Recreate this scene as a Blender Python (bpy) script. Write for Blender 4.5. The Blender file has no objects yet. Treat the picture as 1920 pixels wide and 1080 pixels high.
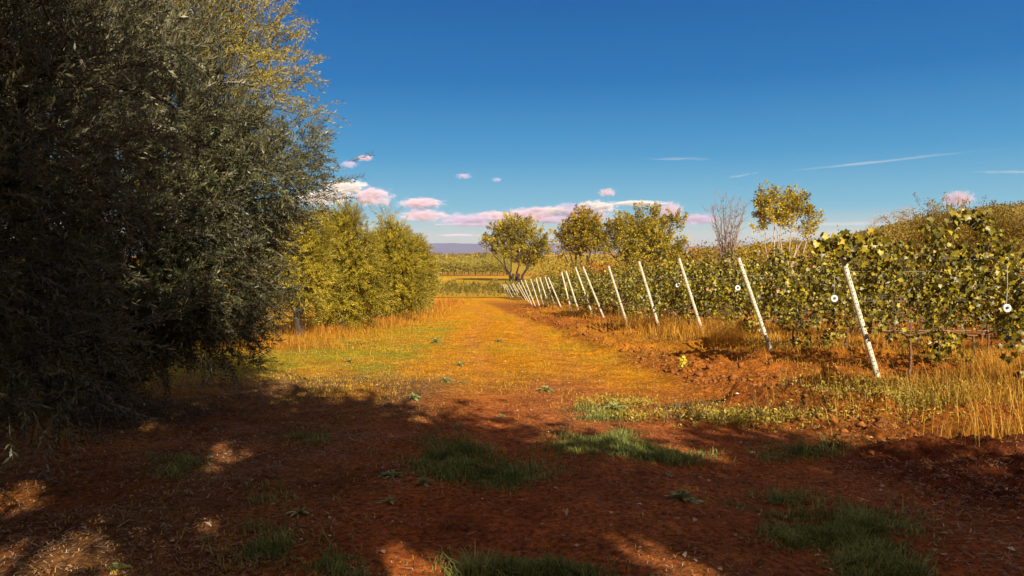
import bpy, math, random
import numpy as np
from mathutils import Vector, Matrix

# ------------------------------------------------------------------ camera, sky, sun, exposure
S = bpy.context.scene
COL = S.collection
R = math.radians
PITCH = math.atan(62 / 1400)
CAM_Z = 1.45
cam = bpy.data.objects.new('camera', bpy.data.cameras.new('camera'))
COL.objects.link(cam)
cam.location = (0, 0, CAM_Z)
cam.rotation_euler = (math.pi / 2 - PITCH, 0, 0)
cam.data.lens = 26.25
cam.data.sensor_width = 36
cam.data.clip_end = 40000
cam.data.clip_start = 0.05
S.camera = cam
SUN_EL, SUN_AZ = R(30), R(25)          # the sun stands behind the camera, to the right
SUN_DIR = np.array([math.sin(SUN_AZ) * math.cos(SUN_EL), -math.cos(SUN_AZ) * math.cos(SUN_EL), math.sin(SUN_EL)])
W = bpy.data.worlds.new("World")
S.world = W
W.use_nodes = True
nt = W.node_tree
bg = nt.nodes['Background']
sky = nt.nodes.new('ShaderNodeTexSky')
sky.sky_type = 'NISHITA'
sky.sun_disc = False
sky.sun_elevation = SUN_EL
sky.sun_rotation = math.pi - SUN_AZ
sky.altitude = 0
sky.air_density = 1.0
sky.dust_density = 0.6
sky.ozone_density = 3.0
hs = nt.nodes.new('ShaderNodeHueSaturation')
hs.inputs['Saturation'].default_value = 1.9
hs.inputs['Value'].default_value = 0.95
nt.links.new(sky.outputs[0], hs.inputs['Color'])
# made-up warm fill light above and behind the view, broken up by noise
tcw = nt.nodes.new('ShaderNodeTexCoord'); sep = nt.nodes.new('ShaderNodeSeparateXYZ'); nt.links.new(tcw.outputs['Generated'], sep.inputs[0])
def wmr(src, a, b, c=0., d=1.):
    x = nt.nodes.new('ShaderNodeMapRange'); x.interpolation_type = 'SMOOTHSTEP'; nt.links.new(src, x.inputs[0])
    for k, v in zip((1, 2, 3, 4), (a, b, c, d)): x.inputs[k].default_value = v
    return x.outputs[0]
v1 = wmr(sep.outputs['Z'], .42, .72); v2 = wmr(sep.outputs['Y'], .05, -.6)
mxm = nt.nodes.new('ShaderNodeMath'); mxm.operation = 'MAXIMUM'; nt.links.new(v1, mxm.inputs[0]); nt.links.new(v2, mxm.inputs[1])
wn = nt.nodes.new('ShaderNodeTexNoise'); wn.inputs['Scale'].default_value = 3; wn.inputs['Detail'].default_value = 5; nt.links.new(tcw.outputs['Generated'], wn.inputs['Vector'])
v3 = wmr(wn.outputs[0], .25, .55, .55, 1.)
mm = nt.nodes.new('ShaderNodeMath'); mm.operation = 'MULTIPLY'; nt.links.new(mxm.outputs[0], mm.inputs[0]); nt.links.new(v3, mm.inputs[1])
fill_veil = nt.nodes.new('ShaderNodeMix'); fill_veil.data_type = 'RGBA'; nt.links.new(mm.outputs[0], fill_veil.inputs[0])
rp = nt.nodes.new('ShaderNodeValToRGB'); els = rp.color_ramp.elements
SKYC = [(0, (10, 9.7, 7.4)), (.025, (8.4, 9.4, 8.2)), (.06, (2.6, 6.8, 9.0)), (.13, (.75, 4.3, 8.0)), (.22, (.12, 2.35, 6.3)), (.36, (.28, 1.45, 5.2))]
els[0].position = 0; els[0].color = (1, .97, .74, 1); els[1].position = .36; els[1].color = (.002, .125, .46, 1)
for p_, c_ in SKYC[1:-1]:
    e_ = els.new(p_); e_.color = (c_[0] / 10, c_[1] / 10, c_[2] / 10, 1)
nt.links.new(sep.outputs['Z'], rp.inputs[0])
sc10 = nt.nodes.new('ShaderNodeVectorMath'); sc10.operation = 'SCALE'; sc10.inputs['Scale'].default_value = 10.; nt.links.new(rp.outputs[0], sc10.inputs[0])
tone = nt.nodes.new('ShaderNodeMix'); tone.data_type = 'RGBA'; tone.inputs[0].default_value = .94
nt.links.new(hs.outputs[0], tone.inputs[6]); nt.links.new(sc10.outputs[0], tone.inputs[7])
nt.links.new(tone.outputs[2], fill_veil.inputs[6]); fill_veil.inputs[7].default_value = (4.9, 3.6, 3.1, 1)
nt.links.new(fill_veil.outputs[2], bg.inputs[0])
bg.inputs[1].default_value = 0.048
sl = bpy.data.lights.new('sun', 'SUN')
sl.energy = 5.0
sl.angle = R(0.5)
sl.color = (1.0, 0.86, 0.66)
so = bpy.data.objects.new('sun', sl)
COL.objects.link(so)
so.rotation_euler = Vector(SUN_DIR).to_track_quat('Z', 'Y').to_euler()
so.location = (20, -30, 30)
S.view_settings.view_transform = 'Standard'
S.view_settings.look = 'None'
S.view_settings.exposure = 0.7
S.view_settings.gamma = 1
S.cycles.max_bounces = 6
S.cycles.diffuse_bounces = 3
S.cycles.transmission_bounces = 3
S.cycles.volume_bounces = 1
S.cycles.volume_step_rate = 1

# ------------------------------------------------------------------ helpers
rng = np.random.default_rng(7)

def nrm(v):
    return v / np.maximum(np.linalg.norm(v, axis=-1, keepdims=True), 1e-9)

def _h(ix, iy, seed):
    n = (ix.astype(np.int64) * 374761393 + iy.astype(np.int64) * 668265263 + seed * 1442695041) & 0xffffffff
    n = ((n ^ (n >> 13)) * 1274126177) & 0xffffffff
    n = n ^ (n >> 16)
    return (n & 0xffffff) / float(0xffffff)

def vn(x, y, seed=0):
    x0, y0 = np.floor(x), np.floor(y)
    fx, fy = x - x0, y - y0
    fx = fx * fx * (3 - 2 * fx); fy = fy * fy * (3 - 2 * fy)
    a, b = _h(x0, y0, seed), _h(x0 + 1, y0, seed)
    c, d = _h(x0, y0 + 1, seed), _h(x0 + 1, y0 + 1, seed)
    return (a * (1 - fx) + b * fx) * (1 - fy) + (c * (1 - fx) + d * fx) * fy

def fbm(x, y, s, octv=3, seed=0):
    t, a, w = 0, 1.0, 0
    for k in range(octv):
        t = t + a * vn(x * s * 2 ** k, y * s * 2 ** k, seed + k * 17); w += a; a *= .5
    return t / w

def worley(x, y, s, seed=0):
    x = x * s; y = y * s
    x0, y0 = np.floor(x), np.floor(y)
    best = np.full(np.shape(x), 9.0)
    for i in (-1, 0, 1):
        for j in (-1, 0, 1):
            cx, cy = x0 + i, y0 + j
            px = cx + _h(cx, cy, seed); py = cy + _h(cx, cy, seed + 5)
            best = np.minimum(best, (px - x) ** 2 + (py - y) ** 2)
    return np.sqrt(best)

def ss(a, b, x):
    t = np.clip((x - a) / (b - a), 0, 1)
    return t * t * (3 - 2 * t)

SLOPE = 62 / 1400

def Zbase(x, y):
    """Gently falling track, a flat valley floor, ground that rises again far off and to the right."""
    x = np.asarray(x, float); y = np.asarray(y, float)
    z = -SLOPE * np.minimum(y, 92)
    z = z - 0.35 * ss(85, 110, y)
    z = z + 4.6 * ss(330, 950, y) * (1 + .5 * (fbm(x, y, 1 / 260., 2, 3) - .5)) - 22 * ss(1000, 3500, y)
    z = z + np.where(x > 20, (x - 20) * .035, 0) * ss(45, 120, y) * (1 - ss(700, 1500, y))
    return z

def post_x(y):
    return 5.66 - 0.079 * (y - 11.4)

RIDGES = []   # (x0,y0,x1,y1,height,width)
RIDGES += [(2.6, 9.0, 4.1, 7.75, .17, .16), (4.1, 7.75, 5.6, 7.3, .14, .18), (2.6, 12.1, 9.5, 12.3, .15, .2),
           (2.9, 11.0, 5.6, 10.4, .1, .2), (2.6, 14.4, 8, 14.9, .12, .2), (1.9, 16.6, 6, 17.3, .17, .22), (2.0, 18.5, 5, 19.2, .14, .25),
           (2.4, 9.9, 5.2, 9.4, .08, .16)]
for k in range(14):
    yy = 21.5 + k * 2.3
    RIDGES.append((post_x(yy) - 3.1, yy, post_x(yy) + 2, yy + .6, .15, .3))
for k in range(6):
    RIDGES.append((3.2 + .25 * k, 6.6 - .75 * k, 8, 6.0 - .8 * k, .07, .2))

def tilled(x, y):
    e = post_x(y) - 3.25 + .55 * (fbm(x, y, .5, 2, 41) - .5) - np.where(y > 45, (y - 45) * .012, 0) + np.where(y < 8, (8 - y) * .05, 0)
    return ss(-.25, .45, x - e) * (1 - ss(60, 95, y)) * (y > -3)

def ruts(x, y):
    t = 0
    for c, w in ((-.55, .3), (1.15, .32)):
        xc = c + .25 * np.sin(y * .22) + np.where(y > 14, -(y - 14) * .045, 0) + np.where(y < 9, (9 - y) * .09, 0)
        t = t + np.exp(-((x - xc) / w) ** 2)
    return np.clip(t, 0, 1) * (.5 + .5 * fbm(x, y, .7, 2, 88))

def Zd(x, y):
    """Terrain height with clods, ridges and bumps."""
    x = np.asarray(x, float); y = np.asarray(y, float)
    z = Zbase(x, y)
    near = 1 - ss(35, 70, y)
    z = z + (fbm(x, y, .35, 2, 9) - .5) * .14 * near
    z = z + (fbm(x, y, 2.2, 3, 21) - .5) * .05 * near
    z = z + (fbm(x, y, 9, 2, 27) - .5) * .03 * near
    # wheel track hollows
    for c, w in ((-.55, .35), (1.15, .38)):
        xc = c + .25 * np.sin(y * .22) + np.where(y > 14, -(y - 14) * .045, 0) + np.where(y < 9, (9 - y) * .09, 0)
        z = z - .035 * np.exp(-((x - xc) / w) ** 2) * near
    t = tilled(x, y) * near
    cl = np.clip(1 - worley(x, y, 4.2, 3) * 1.15, 0, 1) * .13 * fbm(x, y, 1.3, 2, 77) + np.clip(1 - worley(x, y, 10, 8) * 1.2, 0, 1) * .06
    z = z + t * (cl - .02)
    for (x0, y0, x1, y1, h, w) in RIDGES:
        L2 = (x1 - x0) ** 2 + (y1 - y0) ** 2
        u = ((x - x0) * (x1 - x0) + (y - y0) * (y1 - y0)) / L2
        L = math.sqrt(L2)
        d = ((x - x0) * -(y1 - y0) + (y - y0) * (x1 - x0)) / L
        d = d + .22 * (fbm(x, y, 1.4, 2, 91) - .5)
        fade = ss(-.06, .12, u) * (1 - ss(.9, 1.05, u))
        prof = np.where(d < 0, np.exp(-(d / (w * 1.5)) ** 2), np.exp(-(d / (w * .55)) ** 2)) - .75 * np.exp(-((d - w * 1.6) / (w * .9)) ** 2)
        z = z + 1.35 * h * fade * prof * (.45 + 1.1 * fbm(x, y, 2.3, 2, 55))
    return z

def ray(px, py):
    f = np.array([0, math.cos(PITCH), -math.sin(PITCH)]); u = np.array([0, math.sin(PITCH), math.cos(PITCH)])
    return f * 1400 + np.array([px - 960., 0, 0]) + u * (540 - py)

def P(px, py, d):
    r = ray(px, py)
    return np.array([0, 0, CAM_Z]) + r * (d / r[1])

def G(px, py):
    r = ray(px, py)
    t = CAM_Z / (-r[2] - SLOPE * r[1])
    q = np.array([0, 0, CAM_Z]) + r * t
    return q

def mesh_obj(name, verts, quads, mat, parent=None, attrs=None, smooth=False, mats=None, mat_idx=None):
    me = bpy.data.meshes.new(name)
    verts = np.asarray(verts, np.float32).reshape(-1, 3); quads = np.asarray(quads, np.int32).reshape(-1, 4)
    me.vertices.add(len(verts)); me.vertices.foreach_set('co', verts.ravel())
    me.loops.add(quads.size); me.loops.foreach_set('vertex_index', quads.ravel())
    me.polygons.add(len(quads)); me.polygons.foreach_set('loop_start', np.arange(0, quads.size, 4, dtype=np.int32))
    me.update(calc_edges=True)
    if smooth:
        me.polygons.foreach_set('use_smooth', np.ones(len(quads), bool))
    for k, v in (attrs or {}).items():
        if np.ndim(v) == 1:
            a = me.attributes.new(k, 'FLOAT', 'POINT'); a.data.foreach_set('value', np.asarray(v, np.float32))
        else:
            a = me.attributes.new(k, 'FLOAT_COLOR', 'POINT')
            c = np.ones((len(verts), 4), np.float32); c[:, :3] = v; a.data.foreach_set('color', c.ravel())
    me.materials.append(mat)
    for m in (mats or []): me.materials.append(m)
    if mat_idx is not None: me.polygons.foreach_set('material_index', np.asarray(mat_idx, np.int32))
    o = bpy.data.objects.new(name, me); COL.objects.link(o)
    if parent is not None: o.parent = parent
    return o

def tag(o, label=None, cat=None, group=None, kind=None):
    if label: o['label'] = label
    if cat: o['category'] = cat
    if group: o['group'] = group
    if kind: o['kind'] = kind
    return o

def empty(name, loc, label, cat, group=None, rz=0):
    o = bpy.data.objects.new(name, None); COL.objects.link(o)
    o.location = tuple(float(v) for v in loc); o.rotation_euler = (0, 0, rz); o.empty_display_size = .2
    return tag(o, label, cat, group)

class MB:
    def __init__(s): s.v = []; s.q = []; s.t = []; s.m = []; s.n = 0
    def add(s, v, q, t=None, m=0):
        v = np.asarray(v, float).reshape(-1, 3); q = np.asarray(q, np.int64).reshape(-1, 4)
        s.v.append(v); s.q.append(q + s.n); s.n += len(v)
        s.t.append(np.zeros(len(v)) if t is None else np.broadcast_to(t, (len(v),)))
        s.m.append(np.full(len(q), m))
    def build(s, name, mat, parent=None, smooth=False, mats=None, off=None):
        v = np.concatenate(s.v)
        if off is not None: v = v - np.asarray(off)
        return mesh_obj(name, v, np.concatenate(s.q), mat, parent, {'tint': np.concatenate(s.t)}, smooth, mats, np.concatenate(s.m) if mats else None)

def leaf_arrays(p, d, n, L, Wd, bend=0.15):
    """kite leaves: p base, d direction, n normal (N,3); L, Wd (N,)."""
    d = nrm(d); s = nrm(np.cross(d, n)); n = np.cross(s, d)
    L = L[:, None]; Wd = Wd[:, None]
    m = p + d * L * .45 + n * L * bend * .6
    v = np.stack([p, m - s * Wd * .5, p + d * L, m + s * Wd * .5], 1)
    q = np.arange(len(p) * 4).reshape(-1, 4)
    return v.reshape(-1, 3), q

def broad_leaf_arrays(p, d, n, L):
    """five lobed leaves, 11 vertices each, cupped along the ribs"""
    d = nrm(d); s = nrm(np.cross(d, n)); n = np.cross(s, d); L = L[:, None]
    o = [(0, .42, -.05), (0, .12, 0), (-.36, -.02, .1), (-.38, .3, .03), (-.6, .58, .12), (-.27, .68, .03), (0, 1.06, -.12), (.27, .68, .03), (.6, .58, .12), (.38, .3, .03), (.36, -.02, .1)]
    v = np.stack([p + s * L * a + d * L * b + n * L * c for a, b, c in o], 1).reshape(-1, 3)
    k = np.arange(len(p))[:, None] * 11
    q = np.concatenate([k + np.array([[0, a, b, c]]) for a, b, c in ((1, 2, 3), (3, 4, 5), (5, 6, 7), (7, 8, 9), (9, 10, 1))], 1).reshape(-1, 4)
    return v, q

def tubes(pts, rad, sides=3):
    """pts (S,K,3), rad (S,K) -> verts, quads"""
    pts = np.asarray(pts, float); rad = np.asarray(rad, float)
    Sn, K, _ = pts.shape
    t = np.gradient(pts, axis=1); t = nrm(t)
    ref = np.where(np.abs(t[..., 2:3]) > .8, np.array([1., .1, 0]), np.array([0, .05, 1.]))
    a = nrm(np.cross(t, ref)); b = np.cross(t, a)
    ang = np.arange(sides) * 2 * math.pi / sides
    v = pts[:, :, None, :] + rad[:, :, None, None] * (a[:, :, None, :] * np.cos(ang)[None, None, :, None] + b[:, :, None, :] * np.sin(ang)[None, None, :, None])
    idx = np.arange(Sn * K * sides).reshape(Sn, K, sides)
    nx = np.roll(idx, -1, 2)
    q = np.stack([idx[:, :-1], nx[:, :-1], nx[:, 1:], idx[:, 1:]], -1).reshape(-1, 4)
    return v.reshape(-1, 3), q

def curve_pts(a, b, K=7, wob=.1, sag=0., r=rng):
    a = np.asarray(a, float); b = np.asarray(b, float)
    t = np.linspace(0, 1, K)[:, None]; L = np.linalg.norm(b - a)
    w = np.cumsum(r.normal(0, 1, (K, 3)), 0) * L * wob / K
    w = w - t * w[-1]; w[0] = 0
    p = a * (1 - t) + b * t + w * 1.6
    p[:, 2] += -sag * L * (t[:, 0] - .5) ** 2 * 4 + sag * L
    return p

# ------------------------------------------------------------------ materials
def mat(name):
    m = bpy.data.materials.new(name); m.use_nodes = True
    n = m.node_tree; n.nodes.clear()
    return m, n, n.nodes.new('ShaderNodeOutputMaterial')

def N(n, typ, **kw):
    x = n.nodes.new(typ)
    for k, v in kw.items():
        if k in x.inputs.keys() if hasattr(x.inputs, 'keys') else False: x.inputs[k].default_value = v
        else: setattr(x, k, v)
    return x

def ramp(n, stops, src):
    r = n.nodes.new('ShaderNodeValToRGB'); e = r.color_ramp.elements
    while len(e) > 1: e.remove(e[-1])
    e[0].position = stops[0][0]; e[0].color = (*stops[0][1], 1)
    for p, c in stops[1:]:
        x = e.new(p); x.color = (*c, 1)
    n.links.new(src, r.inputs[0]); return r.outputs[0]

def leaf_mat(name, stops, back=None, trans=.3, rough=.6, spec=.2, noise=None):
    m, n, out = mat(name)
    at = N(n, 'ShaderNodeAttribute', attribute_name='tint')
    c = ramp(n, stops, at.outputs['Fac'])
    if noise:
        nz = N(n, 'ShaderNodeTexNoise'); nz.inputs['Scale'].default_value = noise
        tc = N(n, 'ShaderNodeNewGeometry'); n.links.new(tc.outputs['Position'], nz.inputs['Vector'])
        mr = N(n, 'ShaderNodeMapRange'); n.links.new(nz.outputs[0], mr.inputs[0])
        mr.inputs[1].default_value = .3; mr.inputs[2].default_value = .7; mr.inputs[3].default_value = .6; mr.inputs[4].default_value = 1.35
        mx = N(n, 'ShaderNodeVectorMath', operation='SCALE'); n.links.new(c, mx.inputs[0]); n.links.new(mr.outputs[0], mx.inputs['Scale'])
        c = mx.outputs[0]
    if back:
        g = N(n, 'ShaderNodeNewGeometry')
        mx = N(n, 'ShaderNodeMix', data_type='RGBA'); n.links.new(g.outputs['Backfacing'], mx.inputs[0])
        n.links.new(c, mx.inputs[6]); mx.inputs[7].default_value = (*back, 1); c = mx.outputs[2]
    b = N(n, 'ShaderNodeBsdfPrincipled'); n.links.new(c, b.inputs['Base Color'])
    b.inputs['Roughness'].default_value = rough; b.inputs['Specular IOR Level'].default_value = spec
    t = N(n, 'ShaderNodeBsdfTranslucent'); n.links.new(c, t.inputs[0])
    mx = N(n, 'ShaderNodeMixShader'); mx.inputs[0].default_value = trans
    n.links.new(b.outputs[0], mx.inputs[1]); n.links.new(t.outputs[0], mx.inputs[2]); n.links.new(mx.outputs[0], out.inputs[0])
    return m

def noise_mat(name, c1, c2, scale=8, rough=.85, bump=.3, stretch=None, spec=.2):
    m, n, out = mat(name)
    tc = N(n, 'ShaderNodeTexCoord'); src = tc.outputs['Object']
    if stretch:
        mp = N(n, 'ShaderNodeMapping'); mp.inputs['Scale'].default_value = stretch; n.links.new(src, mp.inputs[0]); src = mp.outputs[0]
    nz = N(n, 'ShaderNodeTexNoise'); nz.inputs['Scale'].default_value = scale; nz.inputs['Detail'].default_value = 6; n.links.new(src, nz.inputs['Vector'])
    c = ramp(n, [(.3, c1), (.7, c2)], nz.outputs[0])
    b = N(n, 'ShaderNodeBsdfPrincipled'); n.links.new(c, b.inputs['Base Color']); b.inputs['Roughness'].default_value = rough
    b.inputs['Specular IOR Level'].default_value = spec
    if bump:
        bp = N(n, 'ShaderNodeBump'); bp.inputs['Strength'].default_value = bump; bp.inputs['Distance'].default_value = .02
        n.links.new(nz.outputs[0], bp.inputs['Height']); n.links.new(bp.outputs[0], b.inputs['Normal'])
    n.links.new(b.outputs[0], out.inputs[0]); return m

OLIVE_SHADED = leaf_mat('olive_leaf_shaded', [(0, (.018, .022, .01)), (.5, (.052, .062, .024)), (1, (.19, .19, .08))], back=(.21, .20, .11), trans=.18, rough=.42, spec=.5)  # leaf colour darkened to carry the shade on the near olives
OLIVE_LIT = leaf_mat('olive_leaf_sunlit', [(0, (.12, .10, .012)), (.5, (.32, .26, .02)), (1, (.56, .45, .05))], back=(.40, .34, .07), trans=.25, noise=.9)  # brighter copy of the olive leaf with sunlight put into its colour
BARK = noise_mat('bark', (.03, .02, .014), (.09, .06, .04), 14, bump=.8, stretch=(1, 1, .3))
PALEBARK = noise_mat('pale_bark', (.3, .25, .2), (.55, .48, .4), 6, bump=.4)
TWIG = noise_mat('twig_bark', (.12, .09, .055), (.32, .26, .18), 20, bump=0)
VINE = leaf_mat('vine_leaf', [(0, (.035, .035, .004)), (.45, (.14, .12, .007)), (.8, (.37, .30, .014)), (.93, (.50, .39, .03)), (.97, (.4, .12, .01)), (1, (.30, .05, .01))], trans=.14, rough=.42, spec=.45)
VINEWOOD = noise_mat('vine_wood', (.10, .05, .03), (.28, .16, .09), 30, bump=.5)
POPLAR = leaf_mat('poplar_leaf', [(0, (.12, .10, .012)), (.5, (.36, .28, .02)), (1, (.56, .46, .05))], trans=.25, noise=.25)
OAKY = leaf_mat('dark_tree_leaf', [(0, (.12, .10, .01)), (.5, (.36, .26, .018)), (1, (.56, .41, .03))], trans=.2, noise=.3)
GREENGRASS = leaf_mat('green_grass_blade', [(0, (.09, .12, .03)), (.6, (.22, .26, .06)), (1, (.42, .42, .12))], trans=.25)
LITGRASS = leaf_mat('short_grass_blade', [(0, (.32, .17, .012)), (.5, (.55, .32, .02)), (.85, (.62, .40, .05)), (1, (.36, .32, .03))], trans=.2)
DRYGRASS = leaf_mat('dry_grass_blade', [(0, (.30, .11, .015)), (.5, (.56, .27, .025)), (1, (.74, .46, .09))], trans=.25)
STRAW = leaf_mat('straw', [(0, (.16, .08, .04)), (.5, (.40, .25, .13)), (1, (.75, .60, .40))], trans=.1)
WEED = leaf_mat('weed_leaf', [(0, (.12, .17, .05)), (.5, (.26, .32, .10)), (1, (.45, .50, .22))], trans=.2)
SCRUB = leaf_mat('scrub_leaf', [(0, (.14, .10, .012)), (.5, (.30, .20, .02)), (1, (.42, .30, .04))], trans=.2, noise=.08)
RUSTY = leaf_mat('rusty_leaf', [(0, (.25, .09, .012)), (1, (.6, .24, .02))], trans=.2)
CLOD = noise_mat('clod_soil', (.13, .042, .014), (.42, .155, .028), 9, bump=.5)
WHITEPOST = noise_mat('pale_metal', (.42, .39, .29), (.74, .70, .55), 7, rough=.55, bump=.1, spec=.4)
HOLE = noise_mat('dark_hole', (.02, .015, .01), (.04, .03, .02), 7, bump=0)
WIRE = noise_mat('wire_steel', (.3, .28, .25), (.5, .48, .42), 7, rough=.4, bump=0)
PLASTIC = noise_mat('white_plastic', (.75, .74, .72), (.85, .84, .82), 7, rough=.4, bump=0)
YELLOW = leaf_mat('yellow_leaf', [(0, (.55, .42, .02)), (1, (.8, .7, .08))], trans=.3)

# ------------------------------------------------------------------ ground
def ground():
    yd = [np.arange(-16, 1.5, .35), np.arange(1.5, 3, .06), np.arange(3, 14, .036)]
    y = 14.0; l = []
    while y < 9000:
        l.append(y); y += .045 * (y / 14) ** 1.35 if y < 120 else max(.045 * (120 / 14) ** 1.35, y * .035)
    ys = np.concatenate(yd + [l])
    xr = np.arange(-5, 8, .042)
    xl = [-5.0]; s = .05
    while xl[-1] > -5000: xl.append(xl[-1] - s); s *= 1.055
    xh = [8.0]; s = .05
    while xh[-1] < 5000: xh.append(xh[-1] + s); s *= 1.055
    xs = np.concatenate([np.array(xl[:0:-1]), xr, np.array(xh)])
    X, Y = np.meshgrid(xs, ys)
    Z = Zd(X, Y)
    nx, ny = len(xs), len(ys)
    i = np.arange(nx * ny).reshape(ny, nx)
    q = np.stack([i[:-1, :-1], i[:-1, 1:], i[1:, 1:], i[1:, :-1]], -1).reshape(-1, 4)
    # soil and grass tones place by place, with foreground shade painted in
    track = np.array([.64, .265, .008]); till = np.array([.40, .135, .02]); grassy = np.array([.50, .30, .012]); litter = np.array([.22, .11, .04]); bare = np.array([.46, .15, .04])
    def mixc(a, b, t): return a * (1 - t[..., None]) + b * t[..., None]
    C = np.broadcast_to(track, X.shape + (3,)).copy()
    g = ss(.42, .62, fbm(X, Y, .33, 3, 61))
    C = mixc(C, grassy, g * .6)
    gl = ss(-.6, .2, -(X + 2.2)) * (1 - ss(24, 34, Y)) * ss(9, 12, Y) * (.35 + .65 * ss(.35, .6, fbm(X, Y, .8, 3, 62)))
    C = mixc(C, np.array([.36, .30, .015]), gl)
    near_shade_red = (1 - ss(8.5, 12, Y)) * .8
    C = mixc(C, np.array([.42, .10, .036]), near_shade_red)  # maroon tint paints the tree shade into the foreground soil
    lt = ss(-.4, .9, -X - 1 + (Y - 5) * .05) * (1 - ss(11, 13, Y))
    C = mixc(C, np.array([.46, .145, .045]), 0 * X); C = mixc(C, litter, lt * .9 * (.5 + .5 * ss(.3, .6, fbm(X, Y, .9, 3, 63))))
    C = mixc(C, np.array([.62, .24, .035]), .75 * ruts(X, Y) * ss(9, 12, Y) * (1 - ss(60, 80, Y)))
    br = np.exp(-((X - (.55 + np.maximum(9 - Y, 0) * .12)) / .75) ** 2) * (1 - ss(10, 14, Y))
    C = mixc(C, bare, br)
    C = mixc(C, till * .85, tilled(X, Y) * (1 - .3 * g)); C = mixc(C, np.array([.2, .055, .02]), tilled(X, Y) * (1 - ss(6.2, 7.2, Y)))  # second mix darkens the near tilled soil as painted shade
    # beyond the vineyard
    fa = ss(98, 106, Y)
    n1 = fbm(X, Y, 1 / 30., 3, 71)
    field = mixc(np.broadcast_to(np.array([.56, .33, .015]), C.shape), np.array([.42, .27, .02]), ss(.4, .6, n1))
    C = mixc(C, field, fa)
    orch = ss(205, 212, Y) * (1 - ss(214, 240, Y)); C = mixc(C, np.array([.34, .12, .05]), orch * .9)
    C = mixc(C, np.array([.40, .27, .02]), ss(225, 260, Y))
    oc = ss(620, 700, Y) * (1 - ss(1050, 1200, Y)) * ss(.42, .55, fbm(X, Y, 1 / 160., 2, 5)); C = mixc(C, np.array([.62, .30, .13]), oc)
    C = mixc(C, np.array([.20, .16, .08]), ss(1200, 1600, Y))
    m, n, out = mat('soil')
    at = N(n, 'ShaderNodeAttribute', attribute_name='col')
    pos = N(n, 'ShaderNodeNewGeometry').outputs['Position']
    def nz(sc, det=4, rough=.6, strch=None):
        s = pos
        if strch:
            mp = N(n, 'ShaderNodeMapping'); mp.inputs['Scale'].default_value = strch; n.links.new(pos, mp.inputs[0]); s = mp.outputs[0]
        x = N(n, 'ShaderNodeTexNoise'); x.inputs['Scale'].default_value = sc; x.inputs['Detail'].default_value = det; x.inputs['Roughness'].default_value = rough
        n.links.new(s, x.inputs['Vector']); return x.outputs[0]
    def mrange(src, a, b, c, d):
        x = N(n, 'ShaderNodeMapRange'); n.links.new(src, x.inputs[0])
        for k, v in zip((1, 2, 3, 4), (a, b, c, d)): x.inputs[k].default_value = v
        return x.outputs[0]
    f1 = mrange(nz(2.3, 8, .7), .3, .7, .5, 1.4); f2 = mrange(nz(24, 6, .75), .35, .65, .3, 1.75); f3 = mrange(nz(130, 3, .7), .35, .65, .72, 1.3)
    mul = N(n, 'ShaderNodeMath', operation='MULTIPLY'); n.links.new(f1, mul.inputs[0]); n.links.new(f2, mul.inputs[1])
    mul2 = N(n, 'ShaderNodeMath', operation='MULTIPLY'); n.links.new(mul.outputs[0], mul2.inputs[0]); n.links.new(f3, mul2.inputs[1])
    sc = N(n, 'ShaderNodeVectorMath', operation='SCALE'); n.links.new(at.outputs['Color'], sc.inputs[0]); n.links.new(mul2.outputs[0], sc.inputs['Scale'])
    b = N(n, 'ShaderNodeBsdfPrincipled'); b.inputs['Roughness'].default_value = .95; b.inputs['Specular IOR Level'].default_value = .08
    n.links.new(sc.outputs[0], b.inputs['Base Color'])
    bp = N(n, 'ShaderNodeBump'); bp.inputs['Strength'].default_value = 1; bp.inputs['Distance'].default_value = .06
    hh = N(n, 'ShaderNodeMath', operation='ADD'); n.links.new(nz(30, 8, .8), hh.inputs[0]); n.links.new(nz(6, 6, .7), hh.inputs[1])
    n.links.new(hh.outputs[0], bp.inputs['Height']); n.links.new(bp.outputs[0], b.inputs['Normal'])
    n.links.new(b.outputs[0], out.inputs[0])
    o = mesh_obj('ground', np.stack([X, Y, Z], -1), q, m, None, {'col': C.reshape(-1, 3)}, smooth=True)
    tag(o, kind='structure')
ground()

def ridge_mesh(name, pxs, pys, d, depth, m, attr=None, nz=14, rough=1.0, base=-30):
    """A hill with a front and a back slope whose crest runs through the given directions at distance d."""
    xs = np.linspace(pxs[0], pxs[-1], 160); ys = np.interp(xs, pxs, pys)
    t = np.concatenate([np.linspace(0, 1, nz), np.linspace(1, 0, nz)[1:]]); yy = np.linspace(-1, 1, len(t))
    rows = []
    for a, prof in zip(yy, t):
        pts = []
        for px, py in zip(xs, ys):
            c = P(px, py, d)
            pr = math.sin(prof * math.pi / 2) ** 1.1
            z = base + (c[2] - base) * pr
            pts.append((c[0], c[1] + a * depth, z))
        rows.append(pts)
    V = np.array(rows)
    V[..., 2] += (fbm(V[..., 0], V[..., 1], 8 / depth, 4, 5) - .5) * rough * (1 - np.abs(yy)[:, None])
    ny, nx = V.shape[:2]; i = np.arange(nx * ny).reshape(ny, nx)
    q = np.stack([i[:-1, :-1], i[:-1, 1:], i[1:, 1:], i[1:, :-1]], -1).reshape(-1, 4)
    return tag(mesh_obj(name, V, q, m, smooth=True), kind='structure')

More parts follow.
